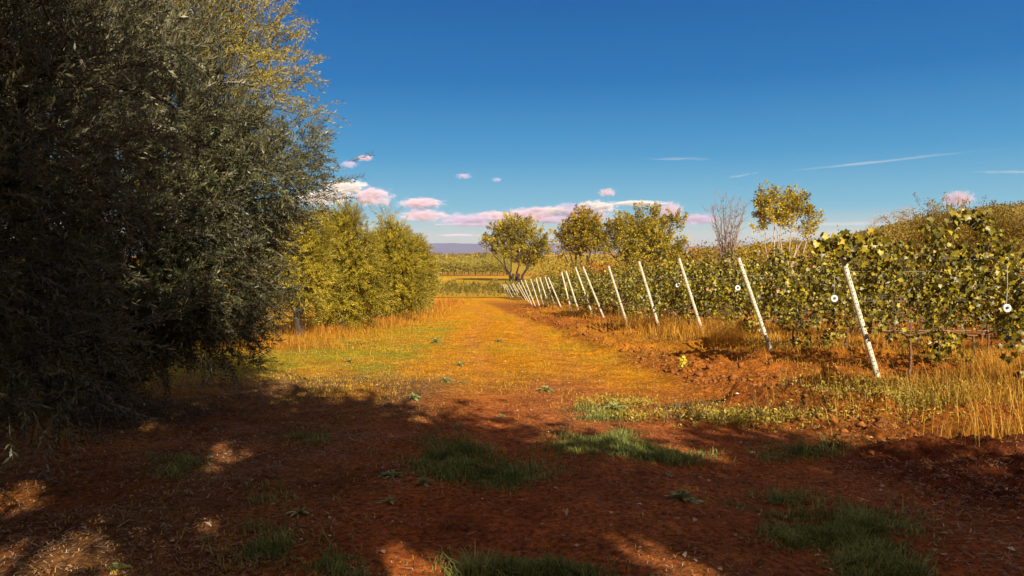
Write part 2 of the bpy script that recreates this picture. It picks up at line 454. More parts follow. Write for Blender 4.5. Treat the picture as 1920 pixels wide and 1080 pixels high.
MOUNT = noise_mat('hazy_mountain_slope', (.07, .075, .16), (.11, .11, .19), .002, bump=0)  # blue of the distance haze is painted into the slope colour
ridge_mesh('mountains', [-900, 300, 600, 780, 850, 900, 960, 1100, 1200, 1290, 1400, 1500], [458, 455, 452, 457, 456, 457.5, 457, 456, 455, 462, 470, 480], 7000, 700, MOUNT, base=-60, rough=8)
HILL = noise_mat('hill_soil', (.16, .12, .015), (.36, .25, .025), .02, bump=0)
ridge_mesh('hills', [1180, 1300, 1400, 1500, 1600, 1650, 1700, 1750, 1820, 1880, 1920, 2200, 2600, 3200], [484, 474, 464, 457, 444, 431, 420, 408, 398, 389, 386, 380, 400, 480], 420, 130, HILL, base=-12, rough=6)

# ------------------------------------------------------------------ trees
def crown_points(blobs, nclump, per, crad, r, shell=.38, ragged=0):
    """clump centres spread through ellipsoid blobs, leaves gathered round each centre"""
    vol = np.array([b[3] * b[4] * b[5] * (b[6] if len(b) > 6 else 1) for b in blobs]); pr = vol / vol.sum()
    k = r.choice(len(blobs), nclump, p=pr)
    B = np.array([b[:6] for b in blobs])[k]
    d = nrm(r.normal(size=(nclump, 3))); rad = r.uniform(0, 1, nclump) ** shell
    c = B[:, :3] + d * rad[:, None] * B[:, 3:6]
    sz = r.uniform(.6, 1.3, nclump) * crad
    p = np.repeat(c, per, 0) + r.normal(size=(nclump * per, 3)) * np.repeat(sz, per)[:, None] * np.array([1, 1, .75]) * .47
    if ragged:
        D = nrm(d + np.array([0, 0, .9]) + r.normal(0, .35, d.shape)); u = r.uniform(-.6, 1.5, nclump * per)
        q = np.repeat(c, per, 0) + (p - np.repeat(c, per, 0)) * (.75 - .3 * u)[:, None] * .9
        p = q + np.repeat(D, per, 0) * (u * np.repeat(sz, per) * ragged)[:, None]
    out = nrm(p - np.repeat(c, per, 0)) + .6 * np.repeat(d, per, 0)
    return c, p, out, np.repeat(r.uniform(-.3, .3, nclump), per)

def limb_set(mb, base, blobs, trunks, th, r, K=9, sides=6, centres=None, ntwig=40, tw=.02, fork=.35):
    """trunk from the ground that splits into a limb for every blob, then into twigs for the leaf clumps"""
    base = np.asarray(base, float)
    starts = []
    for (dx, dy) in trunks:
        b0 = base + np.array([dx, dy, -.15])
        top = np.mean([b[:3] for b in blobs], 0)
        f = b0 + (top - b0) * fork + np.array([dx, dy, 0]) * .5
        p = curve_pts(b0, f, 6, .12, 0, r)
        rr = th * np.linspace(1.15, .75, 6); rr[0] *= 1.3
        v, q = tubes(p[None], rr[None], sides + 2); mb.add(v, q)
        starts.append(f)
    starts = np.array(starts); ends = []
    for b in blobs:
        c = np.array(b[:3]); s = starts[np.argmin(np.linalg.norm((starts - c)[:, :2], axis=1))]
        p = curve_pts(s, c + np.array([0, 0, .25 * b[5]]), K, .18, -.08, r)
        v, q = tubes(p[None], (th * .62 * np.linspace(1, .18, K) ** .9)[None], sides); mb.add(v, q); ends.append(p)
    if centres is not None:
        allp = np.concatenate(ends)
        sel = centres[r.choice(len(centres), min(ntwig, len(centres)), replace=False)]
        for c in sel:
            dd = np.linalg.norm(allp - c, axis=1) + np.maximum(allp[:, 2] - c[2], 0) * 1.5
            s = allp[np.argmin(dd)]
            p = curve_pts(s, c, 5, .2, -.06, r)
            v, q = tubes(p[None], (tw * np.linspace(1, .3, 5))[None], 3); mb.add(v, q)

def leafy_tree(name, label, cat, group, base, blobs, trunks=((0, 0),), th=.2, nclump=200, per=60, crad=.6, leaf=.12, asp=.5, lm=None, bm=None, seed=1, ntwig=60, tw=.02, shell=.45, fork=.35, up=0., crown='crown', gaps=None, ragged=0):
    r = np.random.default_rng(seed)
    root = empty(name, base, label, cat, group)
    mb = MB()
    c, p, out, ct = crown_points(blobs, nclump, per, crad, r, shell, ragged)
    limb_set(mb, base, blobs, trunks, th, r, centres=c, ntwig=ntwig, tw=tw, fork=fork)
    mb.build('trunk', bm or BARK, root, smooth=True, off=base)
    gz = Zbase(p[:, 0], p[:, 1]) + .05
    k = p[:, 2] > gz
    if gaps:
        for (gx, gy, gr) in gaps:
            q0 = G(gx, gy); w_ = p - q0; tt = w_ @ SUN_DIR; dist = np.linalg.norm(w_ - tt[:, None] * SUN_DIR, axis=1)
            k &= (dist > gr * (.75 + .5 * r.uniform(size=len(p)))) | (r.uniform(size=len(p)) < .03)
    p = p[k]; out = out[k]; ct = ct[k]
    n = len(p)
    d = nrm(out + r.normal(0, .7, (n, 3)) + np.array([0, 0, up]))
    nn = r.normal(size=(n, 3)) + np.array([0, -.3, .6])
    L = leaf * r.uniform(.6, 1.3, n)
    v, q = leaf_arrays(p, d, nn, L, L * asp)
    t = np.repeat(np.clip(r.normal(.5, .2, n) + ct, 0, 1), 4)
    mesh_obj(crown, v - np.asarray(base), q, lm, root, {'tint': t})
    return root

def olive_tree(name, label, group, base, blobs, nclus, per, seed, leafL=.058, nl=30, slen=.42, trunks=((0, 0),), th=.2, lm=None, twigs=True, crad=.38, extra=None, kmin=.05, cutz=None):
    """near olive: sprays of slender opposite leaves on thin twigs"""
    r = np.random.default_rng(seed)
    root = empty(name, base, label, 'olive tree', group)
    c, p, out, ct = crown_points(blobs, nclus, per, crad, r, .5)
    if extra is not None: pass
    k = p[:, 2] > Zbase(p[:, 0], p[:, 1]) + kmin
    if cutz is not None: k &= cutz(p)
    p, out, ct = p[k], out[k], ct[k]
    mb = MB(); limb_set(mb, base, blobs, trunks, th, r, centres=c, ntwig=min(140, nclus), tw=.014)
    mb.build('trunk', BARK, root, smooth=True, off=base)
    Sn = len(p)
    cen = np.mean([b[:3] for b in blobs], 0)
    D = nrm(out * .5 + nrm(p - cen) * .5 + r.normal(0, .42, (Sn, 3)) + np.array([0, 0, .28]))
    L = slen * r.uniform(.6, 1.3, Sn)
    sag = r.uniform(.02, .3, Sn) * L
    K = 5; t = np.linspace(0, 1, K)
    side = nrm(np.cross(D, np.array([0, 0, 1.]))); cur = r.normal(0, .1, Sn) * L
    def at(tt):  # tt (Sn,k)
        return p[:, None] + D[:, None] * (tt * L[:, None])[..., None] + side[:, None] * (cur[:, None] * tt ** 2)[..., None] - np.array([0, 0, 1.]) * (sag[:, None] * tt ** 2)[..., None]
    if twigs:
        pts = at(np.broadcast_to(t, (Sn, K)))
        v, q = tubes(pts, np.broadcast_to(.0026 * (leafL / .058) * np.linspace(1, .4, K), (Sn, K)), 3)
        mesh_obj('twigs', v - np.asarray(base), q, TWIG, root, {'tint': np.full(len(v), .5)})
    tt = (np.arange(nl) // 2 + 1) / (nl // 2 + .0)
    tt = np.clip(tt[None] + r.uniform(-.02, .02, (Sn, nl)), .05, 1)
    B = at(tt)
    ph = r.uniform(0, 6.28, (Sn, 1)) + (np.arange(nl) // 2) * 1.57 + (np.arange(nl) % 2) * math.pi
    up2 = np.cross(side, D)
    rad = side[:, None] * np.cos(ph)[..., None] + up2[:, None] * np.sin(ph)[..., None]
    ld = nrm(D[:, None] * .75 + rad * .75 + r.normal(0, .18, (Sn, nl, 3)) + np.array([0, 0, .1]))
    nn = nrm(np.cross(ld, np.cross(D[:, None], ld))) * -1 + r.normal(0, .3, (Sn, nl, 3))
    LL = leafL * r.uniform(.65, 1.25, (Sn, nl))
    v, q = leaf_arrays(B.reshape(-1, 3), ld.reshape(-1, 3), nn.reshape(-1, 3), LL.ravel(), LL.ravel() * .23, .12)
    tint = np.clip(r.normal(.5, .2, Sn * nl) + np.repeat(ct, nl), 0, 1)
    mesh_obj('crown', v - np.asarray(base), q, lm or OLIVE_SHADED, root, {'tint': np.repeat(tint, 4)})
    return root

def bz(x, y): return (x, y, float(Zbase(x, y)))

# three near olives on the left
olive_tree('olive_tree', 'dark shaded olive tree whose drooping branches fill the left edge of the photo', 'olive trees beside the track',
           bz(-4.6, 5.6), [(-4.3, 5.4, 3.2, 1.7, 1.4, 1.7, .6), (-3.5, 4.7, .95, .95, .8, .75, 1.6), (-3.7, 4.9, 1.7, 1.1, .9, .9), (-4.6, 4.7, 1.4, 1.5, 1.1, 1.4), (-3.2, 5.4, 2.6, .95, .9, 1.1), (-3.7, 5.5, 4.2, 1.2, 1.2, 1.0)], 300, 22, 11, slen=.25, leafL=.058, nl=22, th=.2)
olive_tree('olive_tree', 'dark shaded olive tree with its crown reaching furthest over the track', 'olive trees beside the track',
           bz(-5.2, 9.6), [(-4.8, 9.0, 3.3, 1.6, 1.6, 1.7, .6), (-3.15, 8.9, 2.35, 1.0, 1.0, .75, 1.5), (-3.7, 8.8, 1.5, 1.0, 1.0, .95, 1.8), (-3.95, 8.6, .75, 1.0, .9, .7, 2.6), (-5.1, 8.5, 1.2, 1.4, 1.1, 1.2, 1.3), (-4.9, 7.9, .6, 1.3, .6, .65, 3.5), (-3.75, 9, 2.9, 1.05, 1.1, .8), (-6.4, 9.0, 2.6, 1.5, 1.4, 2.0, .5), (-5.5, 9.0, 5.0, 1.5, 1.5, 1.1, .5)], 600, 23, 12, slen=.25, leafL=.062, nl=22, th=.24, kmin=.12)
olive_tree('olive_tree', 'tall olive tree with sunlit yellow tips standing behind the dark one', 'olive trees beside the track',
           bz(-6.9, 13.5), [(-5.1, 13.2, 5.4, 1.3, 1.4, 1.5), (-4.7, 13.2, 4.1, 1.1, 1.3, 1.2), (-4.6, 13.0, 4.9, .8, .8, 1.3), (-7, 13.5, 4.3, 2.0, 1.6, 2.1), (-5.6, 13.2, 6.6, 1.2, 1.2, 1.1), (-8.5, 13.5, 2.5, 1.6, 1.4, 1.6), (-5.6, 13.2, 2, 1.2, 1.2, 1.3)], 240, 17, 13, slen=.5, th=.24, leafL=.075, nl=26, lm=leaf_mat('olive_leaf_sun_yellow', [(0, (.14, .12, .02)), (.5, (.32, .26, .035)), (1, (.5, .43, .07))], back=(.42, .38, .12), trans=.25))  # its yellow leaf copy has the sunshine painted in

# trees behind the camera that throw the big shade
GAPS = [(275, 800, .22), (430, 848, .26), (395, 872, .18), (30, 935, .3), (125, 1052, .3), (215, 1062, .22), (0, 1075, .25), (400, 990, .2), (740, 1058, .24), (845, 1070, .22), (1262, 992, .17), (1240, 1050, .2), (1310, 1072, .25), (600, 900, .12), (790, 790, .16), (620, 1000, .12), (1000, 760, .16), (1230, 800, .25), (1330, 850, .2), (1150, 1010, .12)]
def caster(label, x, y, h, rx, ry, seed, n=260, lo=.3):
    b = bz(x, y); cz = b[2] + h * (1 + lo) / 2; rz = h * (1 - lo) / 2
    r = np.random.default_rng(seed)
    bl = [(x, y, cz, rx * .8, ry * .8, rz * .85)]
    for k in range(5):
        a = k * 1.257 + r.uniform(0, .6)
        bl.append((x + math.cos(a) * rx * .55, y + math.sin(a) * ry * .55, cz + r.uniform(-.3, .3) * rz, rx * .5, ry * .5, rz * .55))
    return leafy_tree('shade_tree', label, 'tree', 'trees behind the photographer', b, bl, th=.25, nclump=n, per=60, crad=.75, leaf=.24, asp=.4, lm=OLIVE_SHADED, seed=seed, ntwig=14, gaps=GAPS)
CAST = [(5.9, -3.6, 6.5, 2.4, 2.2), (2.2, -2.6, 7.9, 2.6, 2.1), (9.2, -7.4, 6.3, 2.8, 2.4), (12.6, -6.9, 5.4, 2.6, 2.2), (-1.0, -3.6, 8.5, 2.6, 2.2), (-3.6, -4.4, 11.6, 3.0, 2.6), (1.2, -7.0, 11.5, 3.0, 2.6), (-7.2, -3.0, 10.0, 3.0, 2.6), (5.6, -8.5, 8.5, 2.6, 2.4)]
CORD = ['sixth', 'fifth', 'eighth', 'ninth', 'third', 'second', 'fourth', 'first', 'seventh']
for i, (x, y, h, rx, ry) in enumerate(CAST):
    caster('%s shade tree counted from the left in the belt behind the viewer' % CORD[i], x, y, h, rx, ry, 100 + i, n=150 if h > 9 else 240)

def tree_px(name, label, cat, group, d, base_px, blobs_px, **kw):
    """blobs given as seen: (px, py, half width px, half height px, depth offset m)"""
    bx = float(P(base_px, 500, d)[0]); base = bz(bx, d)
    bl = []
    for b in blobs_px:
        px, py, w, h = b[:4]; off = b[4] if len(b) > 4 else 0
        dd = d + off; c = P(px, py, dd); s = dd / 1400
        bl.append((c[0], c[1], c[2], w * s, w * s * .9, h * s))
    return leafy_tree(name, label, cat, group, base, bl, **kw)

OG = 'olive trees beside the track'
def spray_px(label, d, base_px, blobs_px, ncl, per, seed, slen, leafL, nl=20):
    bx = float(P(base_px, 500, d)[0]); bl = []
    for px, py, w, h in blobs_px:
        c = P(px, py, d); k = d / 1400; bl.append((c[0], c[1], c[2], w * k, w * k * .9, h * k))
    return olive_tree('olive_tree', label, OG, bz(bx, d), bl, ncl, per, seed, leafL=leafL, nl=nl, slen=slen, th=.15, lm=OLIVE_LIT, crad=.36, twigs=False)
spray_px('yellow sunlit olive tree just right of the dark olives', 26, 640, [(640, 450, 42, 50), (612, 500, 36, 60), (668, 500, 40, 60), (640, 560, 55, 48), (655, 425, 26, 26), (585, 550, 34, 40), (685, 550, 30, 36)], 250, 15, 21, 0.42, 0.1)
spray_px('sunlit olive tree with a pointed top in the middle of the olives', 33, 735, [(723, 422, 16, 28), (732, 450, 28, 30), (745, 485, 40, 40), (715, 515, 36, 44), (765, 510, 24, 40), (735, 552, 48, 34), (770, 555, 26, 26)], 230, 15, 22, 0.5, 0.125)
spray_px('round sunlit olive tree sloping down towards the end of the track', 42, 785, [(770, 462, 20, 26), (783, 500, 22, 34), (765, 510, 24, 40), (785, 542, 28, 24)], 150, 14, 23, 0.55, 0.16)
tree_px('olive_tree', 'small low olive bush farthest along the left side of the track', 'olive tree', OG, 55, 815, [(798, 515, 16, 22), (806, 532, 16, 14), (795, 532, 20, 16)], th=.14, nclump=260, per=50, crad=.45, leaf=.16, asp=.4, lm=OLIVE_LIT, seed=24)
spray_px('olive tree half hidden behind the dark olive crown', 22, 560, [(560, 470, 50, 60), (520, 510, 50, 60), (570, 530, 34, 40)], 190, 14, 25, 0.42, 0.1)
spray_px('lone sprig topped olive tree against the pale sky beside the dark crown', 30, 645, [(648, 388, 9, 10), (640, 405, 16, 12), (630, 425, 30, 25), (600, 440, 40, 40)], 70, 12, 26, 0.45, 0.11)

TG = 'tall trees beyond the vineyard'
tree_px('poplar_tree', 'round yellow tree with many spreading stems at the end of the post line', 'tree', TG, 165, 968, [(935, 440, 26, 20), (970, 430, 34, 26), (1000, 450, 26, 24), (920, 457, 20, 12), (955, 465, 32, 18), (995, 480, 32, 20, 3), (1020, 462, 14, 16)], trunks=((-1.2, 0), (0, .6), (1.2, 0), (.4, -.8), (-.6, -.8)), th=.34, nclump=420, per=46, crad=1.0, leaf=.4, asp=.6, ragged=.9, lm=POPLAR, seed=31, ntwig=160, tw=.09, fork=.22)
tree_px('poplar_tree', 'rusty brown crowned tree second from the end of the post line', 'tree', TG, 140, 1090, [(1098, 415, 28, 22), (1075, 430, 24, 18), (1110, 440, 30, 24), (1050, 440, 16, 12), (1088, 455, 34, 20), (1065, 465, 20, 14), (1125, 455, 18, 22)], trunks=((0, 0), (.8, 0)), th=.4, nclump=360, per=46, ragged=.9, crad=.85, leaf=.35, asp=.7, lm=OAKY, seed=32, ntwig=150, tw=.08, fork=.3)
tree_px('poplar_tree', 'broad golden tree with the highest top among the middle trees', 'tree', TG, 120, 1200, [(1165, 425, 26, 24), (1195, 430, 28, 30), (1228, 410, 18, 30), (1225, 445, 34, 34), (1175, 460, 32, 28), (1262, 418, 22, 20), (1240, 470, 32, 22), (1205, 480, 40, 20), (1150, 440, 22, 22), (1130, 465, 16, 18), (1200, 402, 14, 16)], trunks=((-1, 0), (0, .5), (1, 0)), th=.35, nclump=600, per=46, ragged=.9, crad=.75, leaf=.29, asp=.7, lm=POPLAR, seed=33, ntwig=190, tw=.07, fork=.25)
tree_px('poplar_tree', 'thin little tree right of the broad golden one', 'tree', TG, 115, 1272, [(1273, 455, 14, 14), (1268, 472, 16, 14)], th=.12, nclump=40, per=40, crad=.9, leaf=.3, asp=.6, lm=POPLAR, seed=34, ntwig=30, tw=.05)
tree_px('poplar_tree', 'airy tree with pale stems standing alone above the vines', 'tree', TG, 62, 1468, [(1440, 375, 26, 24), (1490, 380, 30, 26), (1425, 395, 18, 18), (1515, 405, 20, 22), (1460, 405, 34, 20), (1535, 415, 12, 16), (1430, 428, 16, 14), (1500, 430, 26, 10)], trunks=((-.25, 0), (.3, .2)), th=.13, nclump=230, per=46, ragged=.9, crad=.42, leaf=.16, asp=.7, lm=POPLAR, bm=PALEBARK, seed=35, ntwig=150, tw=.035, fork=.25, shell=.6)
tree_px('poplar_tree', 'grey feathery leafless looking tree on the hill skyline', 'tree', TG, 130, 1680, [(1655, 410, 18, 10), (1690, 402, 22, 16), (1640, 420, 14, 8)], th=.12, nclump=60, per=26, crad=1.0, leaf=.2, asp=.4, lm=PALEBARK, bm=PALEBARK, seed=36, ntwig=60, tw=.06)
tree_px('poplar_tree', 'olive green tree with a bushy top beside the highest vine shoots', 'tree', TG, 55, 1750, [(1740, 395, 22, 16), (1750, 425, 36, 30), (1790, 420, 40, 26), (1720, 450, 50, 30), (1800, 455, 60, 30), (1775, 385, 14, 8)], th=.15, nclump=300, per=50, ragged=1.5, crad=.5, leaf=.14, asp=.5, lm=SCRUB, seed=37, ntwig=120, tw=.03)
tree_px('poplar_tree', 'rust tinted bushy tree on the slope behind the nearest vine row', 'tree', TG, 50, 1880, [(1860, 425, 40, 20), (1900, 430, 50, 26), (1850, 460, 60, 26)], th=.15, nclump=240, per=50, ragged=1.5, crad=.5, leaf=.14, asp=.5, lm=SCRUB, seed=38, ntwig=80, tw=.03)

def bare_tree():
    r = np.random.default_rng(5); d = 52
    base = np.array(bz(float(P(1362, 480, d)[0]), d))
    root = empty('bare_tree', base, 'leafless grey tree with thin upright branches above the vines', 'bare tree')
    mb = MB(); tw = MB()
    s = d / 1400
    for k in range(19):
        tx = 1330 + 72 * k / 18 + r.normal(0, 3); ty = 372 + abs(tx - 1362) * .15 + r.uniform(0, 25)
        tip = P(tx, ty, d + r.normal(0, .5))
        p = curve_pts(base + r.normal(0, .08, 3) * np.array([1, 1, 0]), tip, 12, .1, 0, r)
        t = np.linspace(0, 1, 12)[:, None]
        p[:, 0] = base[0] + (p[:, 0] - base[0]) * (t[:, 0] ** 1.1)
        v, q = tubes(p[None], (.06 * np.linspace(1, .16, 12))[None], 5); mb.add(v, q)
        for j in range(20):
            i0 = r.integers(4, 12); a = p[i0]; L = r.uniform(.35, 1.1)
            b = a + np.array([r.normal(0, .45), r.normal(0, .3), r.uniform(.4, 1)]) * L
            v, q = tubes(curve_pts(a, b, 4, .2, 0, r)[None], (.017 * np.linspace(1, .5, 4))[None], 3); tw.add(v, q)
    g = noise_mat('grey_bark', (.16, .11, .08), (.36, .27, .22), 6, bump=0)
    mb.build('trunk', g, root, True, off=base); tw.build('crown', g, root, off=base)
bare_tree()

# scrub belts too far or dense to count
def mass(name, label, cat, boxes, lm, seed, leaf, crad, asp=.6):
    """boxes: (px0, px1, py_top_left, py_top_right, d, height m, number of clumps)"""
    r = np.random.default_rng(seed); Ps, Ts = [], []
    for (a, b, ta, tb, d, h, ncl) in boxes:
        u = r.uniform(0, 1, ncl); px = a + (b - a) * u; dd = d * (1 + r.uniform(-.06, .12, ncl))
        tz = CAM_Z + (478 - (ta + (tb - ta) * u)) / 1400 * dd
        x = (px - 960) / 1400 * dd
        g = Zbase(x, dd); tz = np.maximum(tz, g + .5)
        z = np.maximum(tz - r.uniform(0, 1, ncl) ** 1.3 * h, g + .1)
        c = np.stack([x, dd, z], 1); per = 34
        p = np.repeat(c, per, 0) + r.normal(size=(ncl * per, 3)) * crad * .6
        Ps.append(p); Ts.append(np.repeat(r.uniform(-.3, .3, ncl), per))
    p = np.concatenate(Ps); t = np.concatenate(Ts); n = len(p)
    v, q = leaf_arrays(p, r.normal(size=(n, 3)), r.normal(size=(n, 3)) + np.array([0, -.3, .6]), leaf * r.uniform(.6, 1.3, n), leaf * asp * np.ones(n))
    o = mesh_obj(name, v, q, lm, None, {'tint': np.repeat(np.clip(r.normal(.5, .2, n) + t, 0, 1), 4)})
    return tag(o, label, cat, kind='stuff')
mass('scrub', 'low ochre scrub massed behind the vineyard between the tall trees', 'scrub', [(1000, 1320, 492, 486, 108, 4, 260), (1290, 1620, 472, 455, 90, 5, 330), (1560, 1760, 455, 440, 80, 5, 220)], SCRUB, 41, .34, 1.0)
mass('rusty_scrub', 'patch of rust orange bushes between the trees behind the posts', 'scrub', [(1105, 1150, 502, 498, 100, 3, 45), (1290, 1330, 468, 468, 100, 2, 12)], RUSTY, 42, .3, .8)

def hill_wood():
    r = np.random.default_rng(9); n = 1750
    xs = np.array([1180, 1300, 1400, 1500, 1600, 1650, 1700, 1750, 1820, 1880, 1920, 2200, 2600]); ys = np.array([484, 474, 464, 457, 444, 431, 420, 408, 398, 389, 386, 380, 400])
    px = r.uniform(1300, 2300, n); py = np.interp(px, xs, ys)
    a = -r.uniform(0, .85, n); c = np.array([P(i, j, 420) for i, j in zip(px, py)])
    prof = 1 + a
    z = -12 + (c[:, 2] + 12) * np.sin(prof * math.pi / 2) ** 1.1
    C = np.stack([c[:, 0], c[:, 1] + a * 130, z + .6], 1)
    per = 26
    p = np.repeat(C, per, 0) + r.normal(size=(n * per, 3)) * np.array([1.8, 1.8, 1.0])
    m = len(p); v, q = leaf_arrays(p, r.normal(size=(m, 3)), r.normal(size=(m, 3)) + np.array([0, -.3, .8]), r.uniform(.7, 1.5, m), r.uniform(.5, .9, m))
    o = mesh_obj('hillside_wood', v, q, leaf_mat('hill_leaf', [(0, (.09, .08, .012)), (.5, (.2, .15, .018)), (1, (.34, .24, .025))], trans=.15), None, {'tint': np.repeat(np.clip(np.repeat(r.uniform(.1, .9, n), per) + r.normal(0, .1, m), 0, 1), 4)})
    tag(o, 'dense ochre and green woodland covering the rising hillside', 'woodland', kind='stuff')
hill_wood()

# orchard beyond the field
def orchard():
    r = np.random.default_rng(77)
    protos = []
    for k in range(3):
        b = (0, 0, 0)
        root = leafy_tree('orchard_olive', 'x', 'olive tree', 'young olive trees of the far orchard', b, [(0, 0, 2.3, 1.5, 1.5, 1.3), (.8, 0, 1.8, 1, 1, .9), (-.8, 0, 1.9, 1, 1, 1)], th=.12, nclump=36, per=36, crad=.7, leaf=.34, asp=.5, lm=OLIVE_LIT, seed=300 + k, ntwig=6)
        protos.append(root)
    used = set(); i = 0
    rows = [(214, 11), (232, 11), (254, 12), (282, 13), (318, 14), (365, 14), (430, 14)]
    words = ['first', 'second', 'third', 'fourth', 'fifth', 'sixth', 'seventh', 'eighth', 'ninth', 'tenth', 'eleventh', 'twelfth', 'thirteenth', 'fourteenth']
    for ri, (d, n) in enumerate(rows):
        for k in range(n):
            px = 812 + (k + .2 * r.uniform()) * (145 / n) + (ri % 2) * 4
            x = (px - 960) / 1400 * d; y = d + r.uniform(-1, 1)
            src = protos[i % 3]; sc = r.uniform(.85, 1.2)
            if i < 3: o = src
            else:
                o = src.copy(); COL.objects.link(o)
                for ch in src.children:
                    c = ch.copy(); COL.objects.link(c); c.parent = o
            o.location = (x, y, float(Zbase(x, y))); o.scale = (sc, sc, sc); o.rotation_euler = (0, 0, r.uniform(0, 6))
            o['label'] = '%s olive from the left in the %s row of the orchard beyond the field' % (words[k], words[ri])
            i += 1
orchard()

def far_trees():
    r = np.random.default_rng(3); Ps, Ts = [], []
    for (a, b, d, n, h) in ((790, 1000, 520, 60, 5), (800, 940, 700, 40, 5), (860, 960, 950, 26, 5), (700, 1300, 1000, 60, 5), (540, 800, 600, 60, 6)):
        for k in range(n):
            px = r.uniform(a, b); dd = d * r.uniform(.95, 1.08); x = (px - 960) / 1400 * dd
            s = r.uniform(.6, 1.2) * h * .5
            p = r.normal(size=(60, 3)) * np.array([s * .7, s * .7, s * .4]) + np.array([x, dd, float(Zbase(x, dd)) + s * .7])
            Ps.append(p); Ts.append(np.full(60, r.uniform(0, .7)))
    p = np.concatenate(Ps); n = len(p)
    v, q = leaf_arrays(p, r.normal(size=(n, 3)), r.normal(size=(n, 3)), r.uniform(.9, 2, n), r.uniform(.7, 1.2, n))
    o = mesh_obj('far_treeline', v, q, OAKY, None, {'tint': np.repeat(np.concatenate(Ts), 4)})
    tag(o, 'scattered dark trees on the low rises under the blue mountains', 'treeline', kind='stuff')
far_trees()

# ------------------------------------------------------------------ vineyard
def vine_foliage(seed, n=430, width=1.15, lo=.68, hi=2.05, leaf=.069, thick=.25):
    r = np.random.default_rng(seed)
    x = r.uniform(-width / 2, width / 2, n); h = lo + (hi - lo) * r.beta(1.5, 1.25, n)
    y = np.where(r.uniform(size=n) < .8, r.choice([-1, 1], n) * thick * r.uniform(.45, 1.15, n), r.uniform(-thick, thick, n)) * (.7 + .5 * np.sin((h - lo) / (hi - lo) * 3))
    # shoots poking out of the top, hanging ones below
    k = r.integers(n // 14, n // 9)
    sx = r.uniform(-width / 2, width / 2, 4)
    x[:k] = sx[np.arange(k) % 4] + r.normal(0, .05, k); h[:k] = hi + r.uniform(-.1, .38, k) * r.uniform(.4, 1, 4)[np.arange(k) % 4]; y[:k] = r.normal(0, .1, k)
    k2 = k + n // 22; x[k:k2] = sx[0] + r.normal(0, .1, k2 - k); h[k:k2] = lo - r.uniform(0, .28, k2 - k)
    h += .12 * np.sin(x * 5 + seed)
    p = np.stack([x, y, h], 1)
    kk = fbm(x + seed * 3, h, 3.4, 2, seed) + r.normal(0, .06, n) + .06 > .44; x, y, h = x[kk], y[kk], h[kk]; n = len(x)
    p = np.stack([x, y, h], 1)
    nn = np.stack([r.normal(0, .8, n), np.sign(y) * .7 + r.normal(0, .7, n), r.normal(.45, .7, n)], 1)
    d = np.stack([r.normal(0, .55, n), np.sign(y) * .2 + r.normal(0, .3, n), r.normal(-.75, .45, n)], 1)
    L = leaf * r.uniform(.45, 1.35, n)
    v, q = broad_leaf_arrays(p, d, nn, L)
    # cluster in height-dependent brightness of leaf age, a few red ones
    t = np.clip(r.normal(.42, .3, n), 0, .93); red = r.uniform(size=n) < .012; t[red] = .985
    return v, q, np.repeat(t, 11)

def vine_wood(seed):
    r = np.random.default_rng(seed + 500); mb = MB()
    p = curve_pts((0, 0, -.12), (r.normal(0, .04), r.normal(0, .03), .72), 8, .08, 0, r)
    v, q = tubes(p[None], (np.array([.032, .026, .024, .021, .022, .019, .018, .02]) * r.uniform(.75, 1.1))[None], 6); mb.add(v, q)
    for s in (-1, 1):
        b = curve_pts(p[-1], (s * .55, 0, .82), 6, .06, 0, r); v, q = tubes(b[None], (np.linspace(.016, .009, 6))[None], 5); mb.add(v, q)
    for k in range(9):
        x = r.uniform(-.5, .5); c = curve_pts((x, 0, .8), (x + r.normal(0, .12), r.normal(0, .1), r.uniform(1.6, 2.3)), 5, .1, 0, r)
        v, q = tubes(c[None], (np.linspace(.005, .0025, 5))[None], 3); mb.add(v, q)
    return mb

POSTS = [  # base px, top px of every leaning end post
    ((1655, 718), (1578, 474)), ((1455, 672), (1385, 484)), ((1326, 628), (1273, 484)), ((1244, 628), (1198, 490)), ((1182, 613), (1141, 499)),
    ((1138, 595), (1093, 500)), ((1117, 591), (1079, 501)), ((1091, 592), (1061, 508)), ((1075, 589), (1053, 510)), ((1057, 586), (1028, 520)),
    ((1045, 582), (1022, 518)), ((1033, 577), (1012, 515)), ((1022, 575), (1005, 516)), ((1013, 573), (995, 520)), ((1004, 570), (984, 522)),
    ((998, 568), (977, 523)), ((992, 567), (972, 530)), ((987, 566), (969, 534)), ((981, 565), (962, 531)), ((976, 564.5), (960, 532)),
    ((971, 564), (955, 533)), ((963, 563.5), (949, 534)), ((958, 563), (946, 534)), ((953, 562.6), (943, 534)), ((949, 562.2), (940, 534))]
# rows: distances follow how tall each post looks
heights_px = [b[0][1] - b[1][1] for b in POSTS]
POST_D = []
last = 0
for (bpx, tpx), hp in zip(POSTS, heights_px):
    d = 2.0 * 1400 / hp
    d = max(d, last + 1.6) if last else d
    POST_D.append(d); last = d
POST_D[0] = float(G(1655, 718)[1])

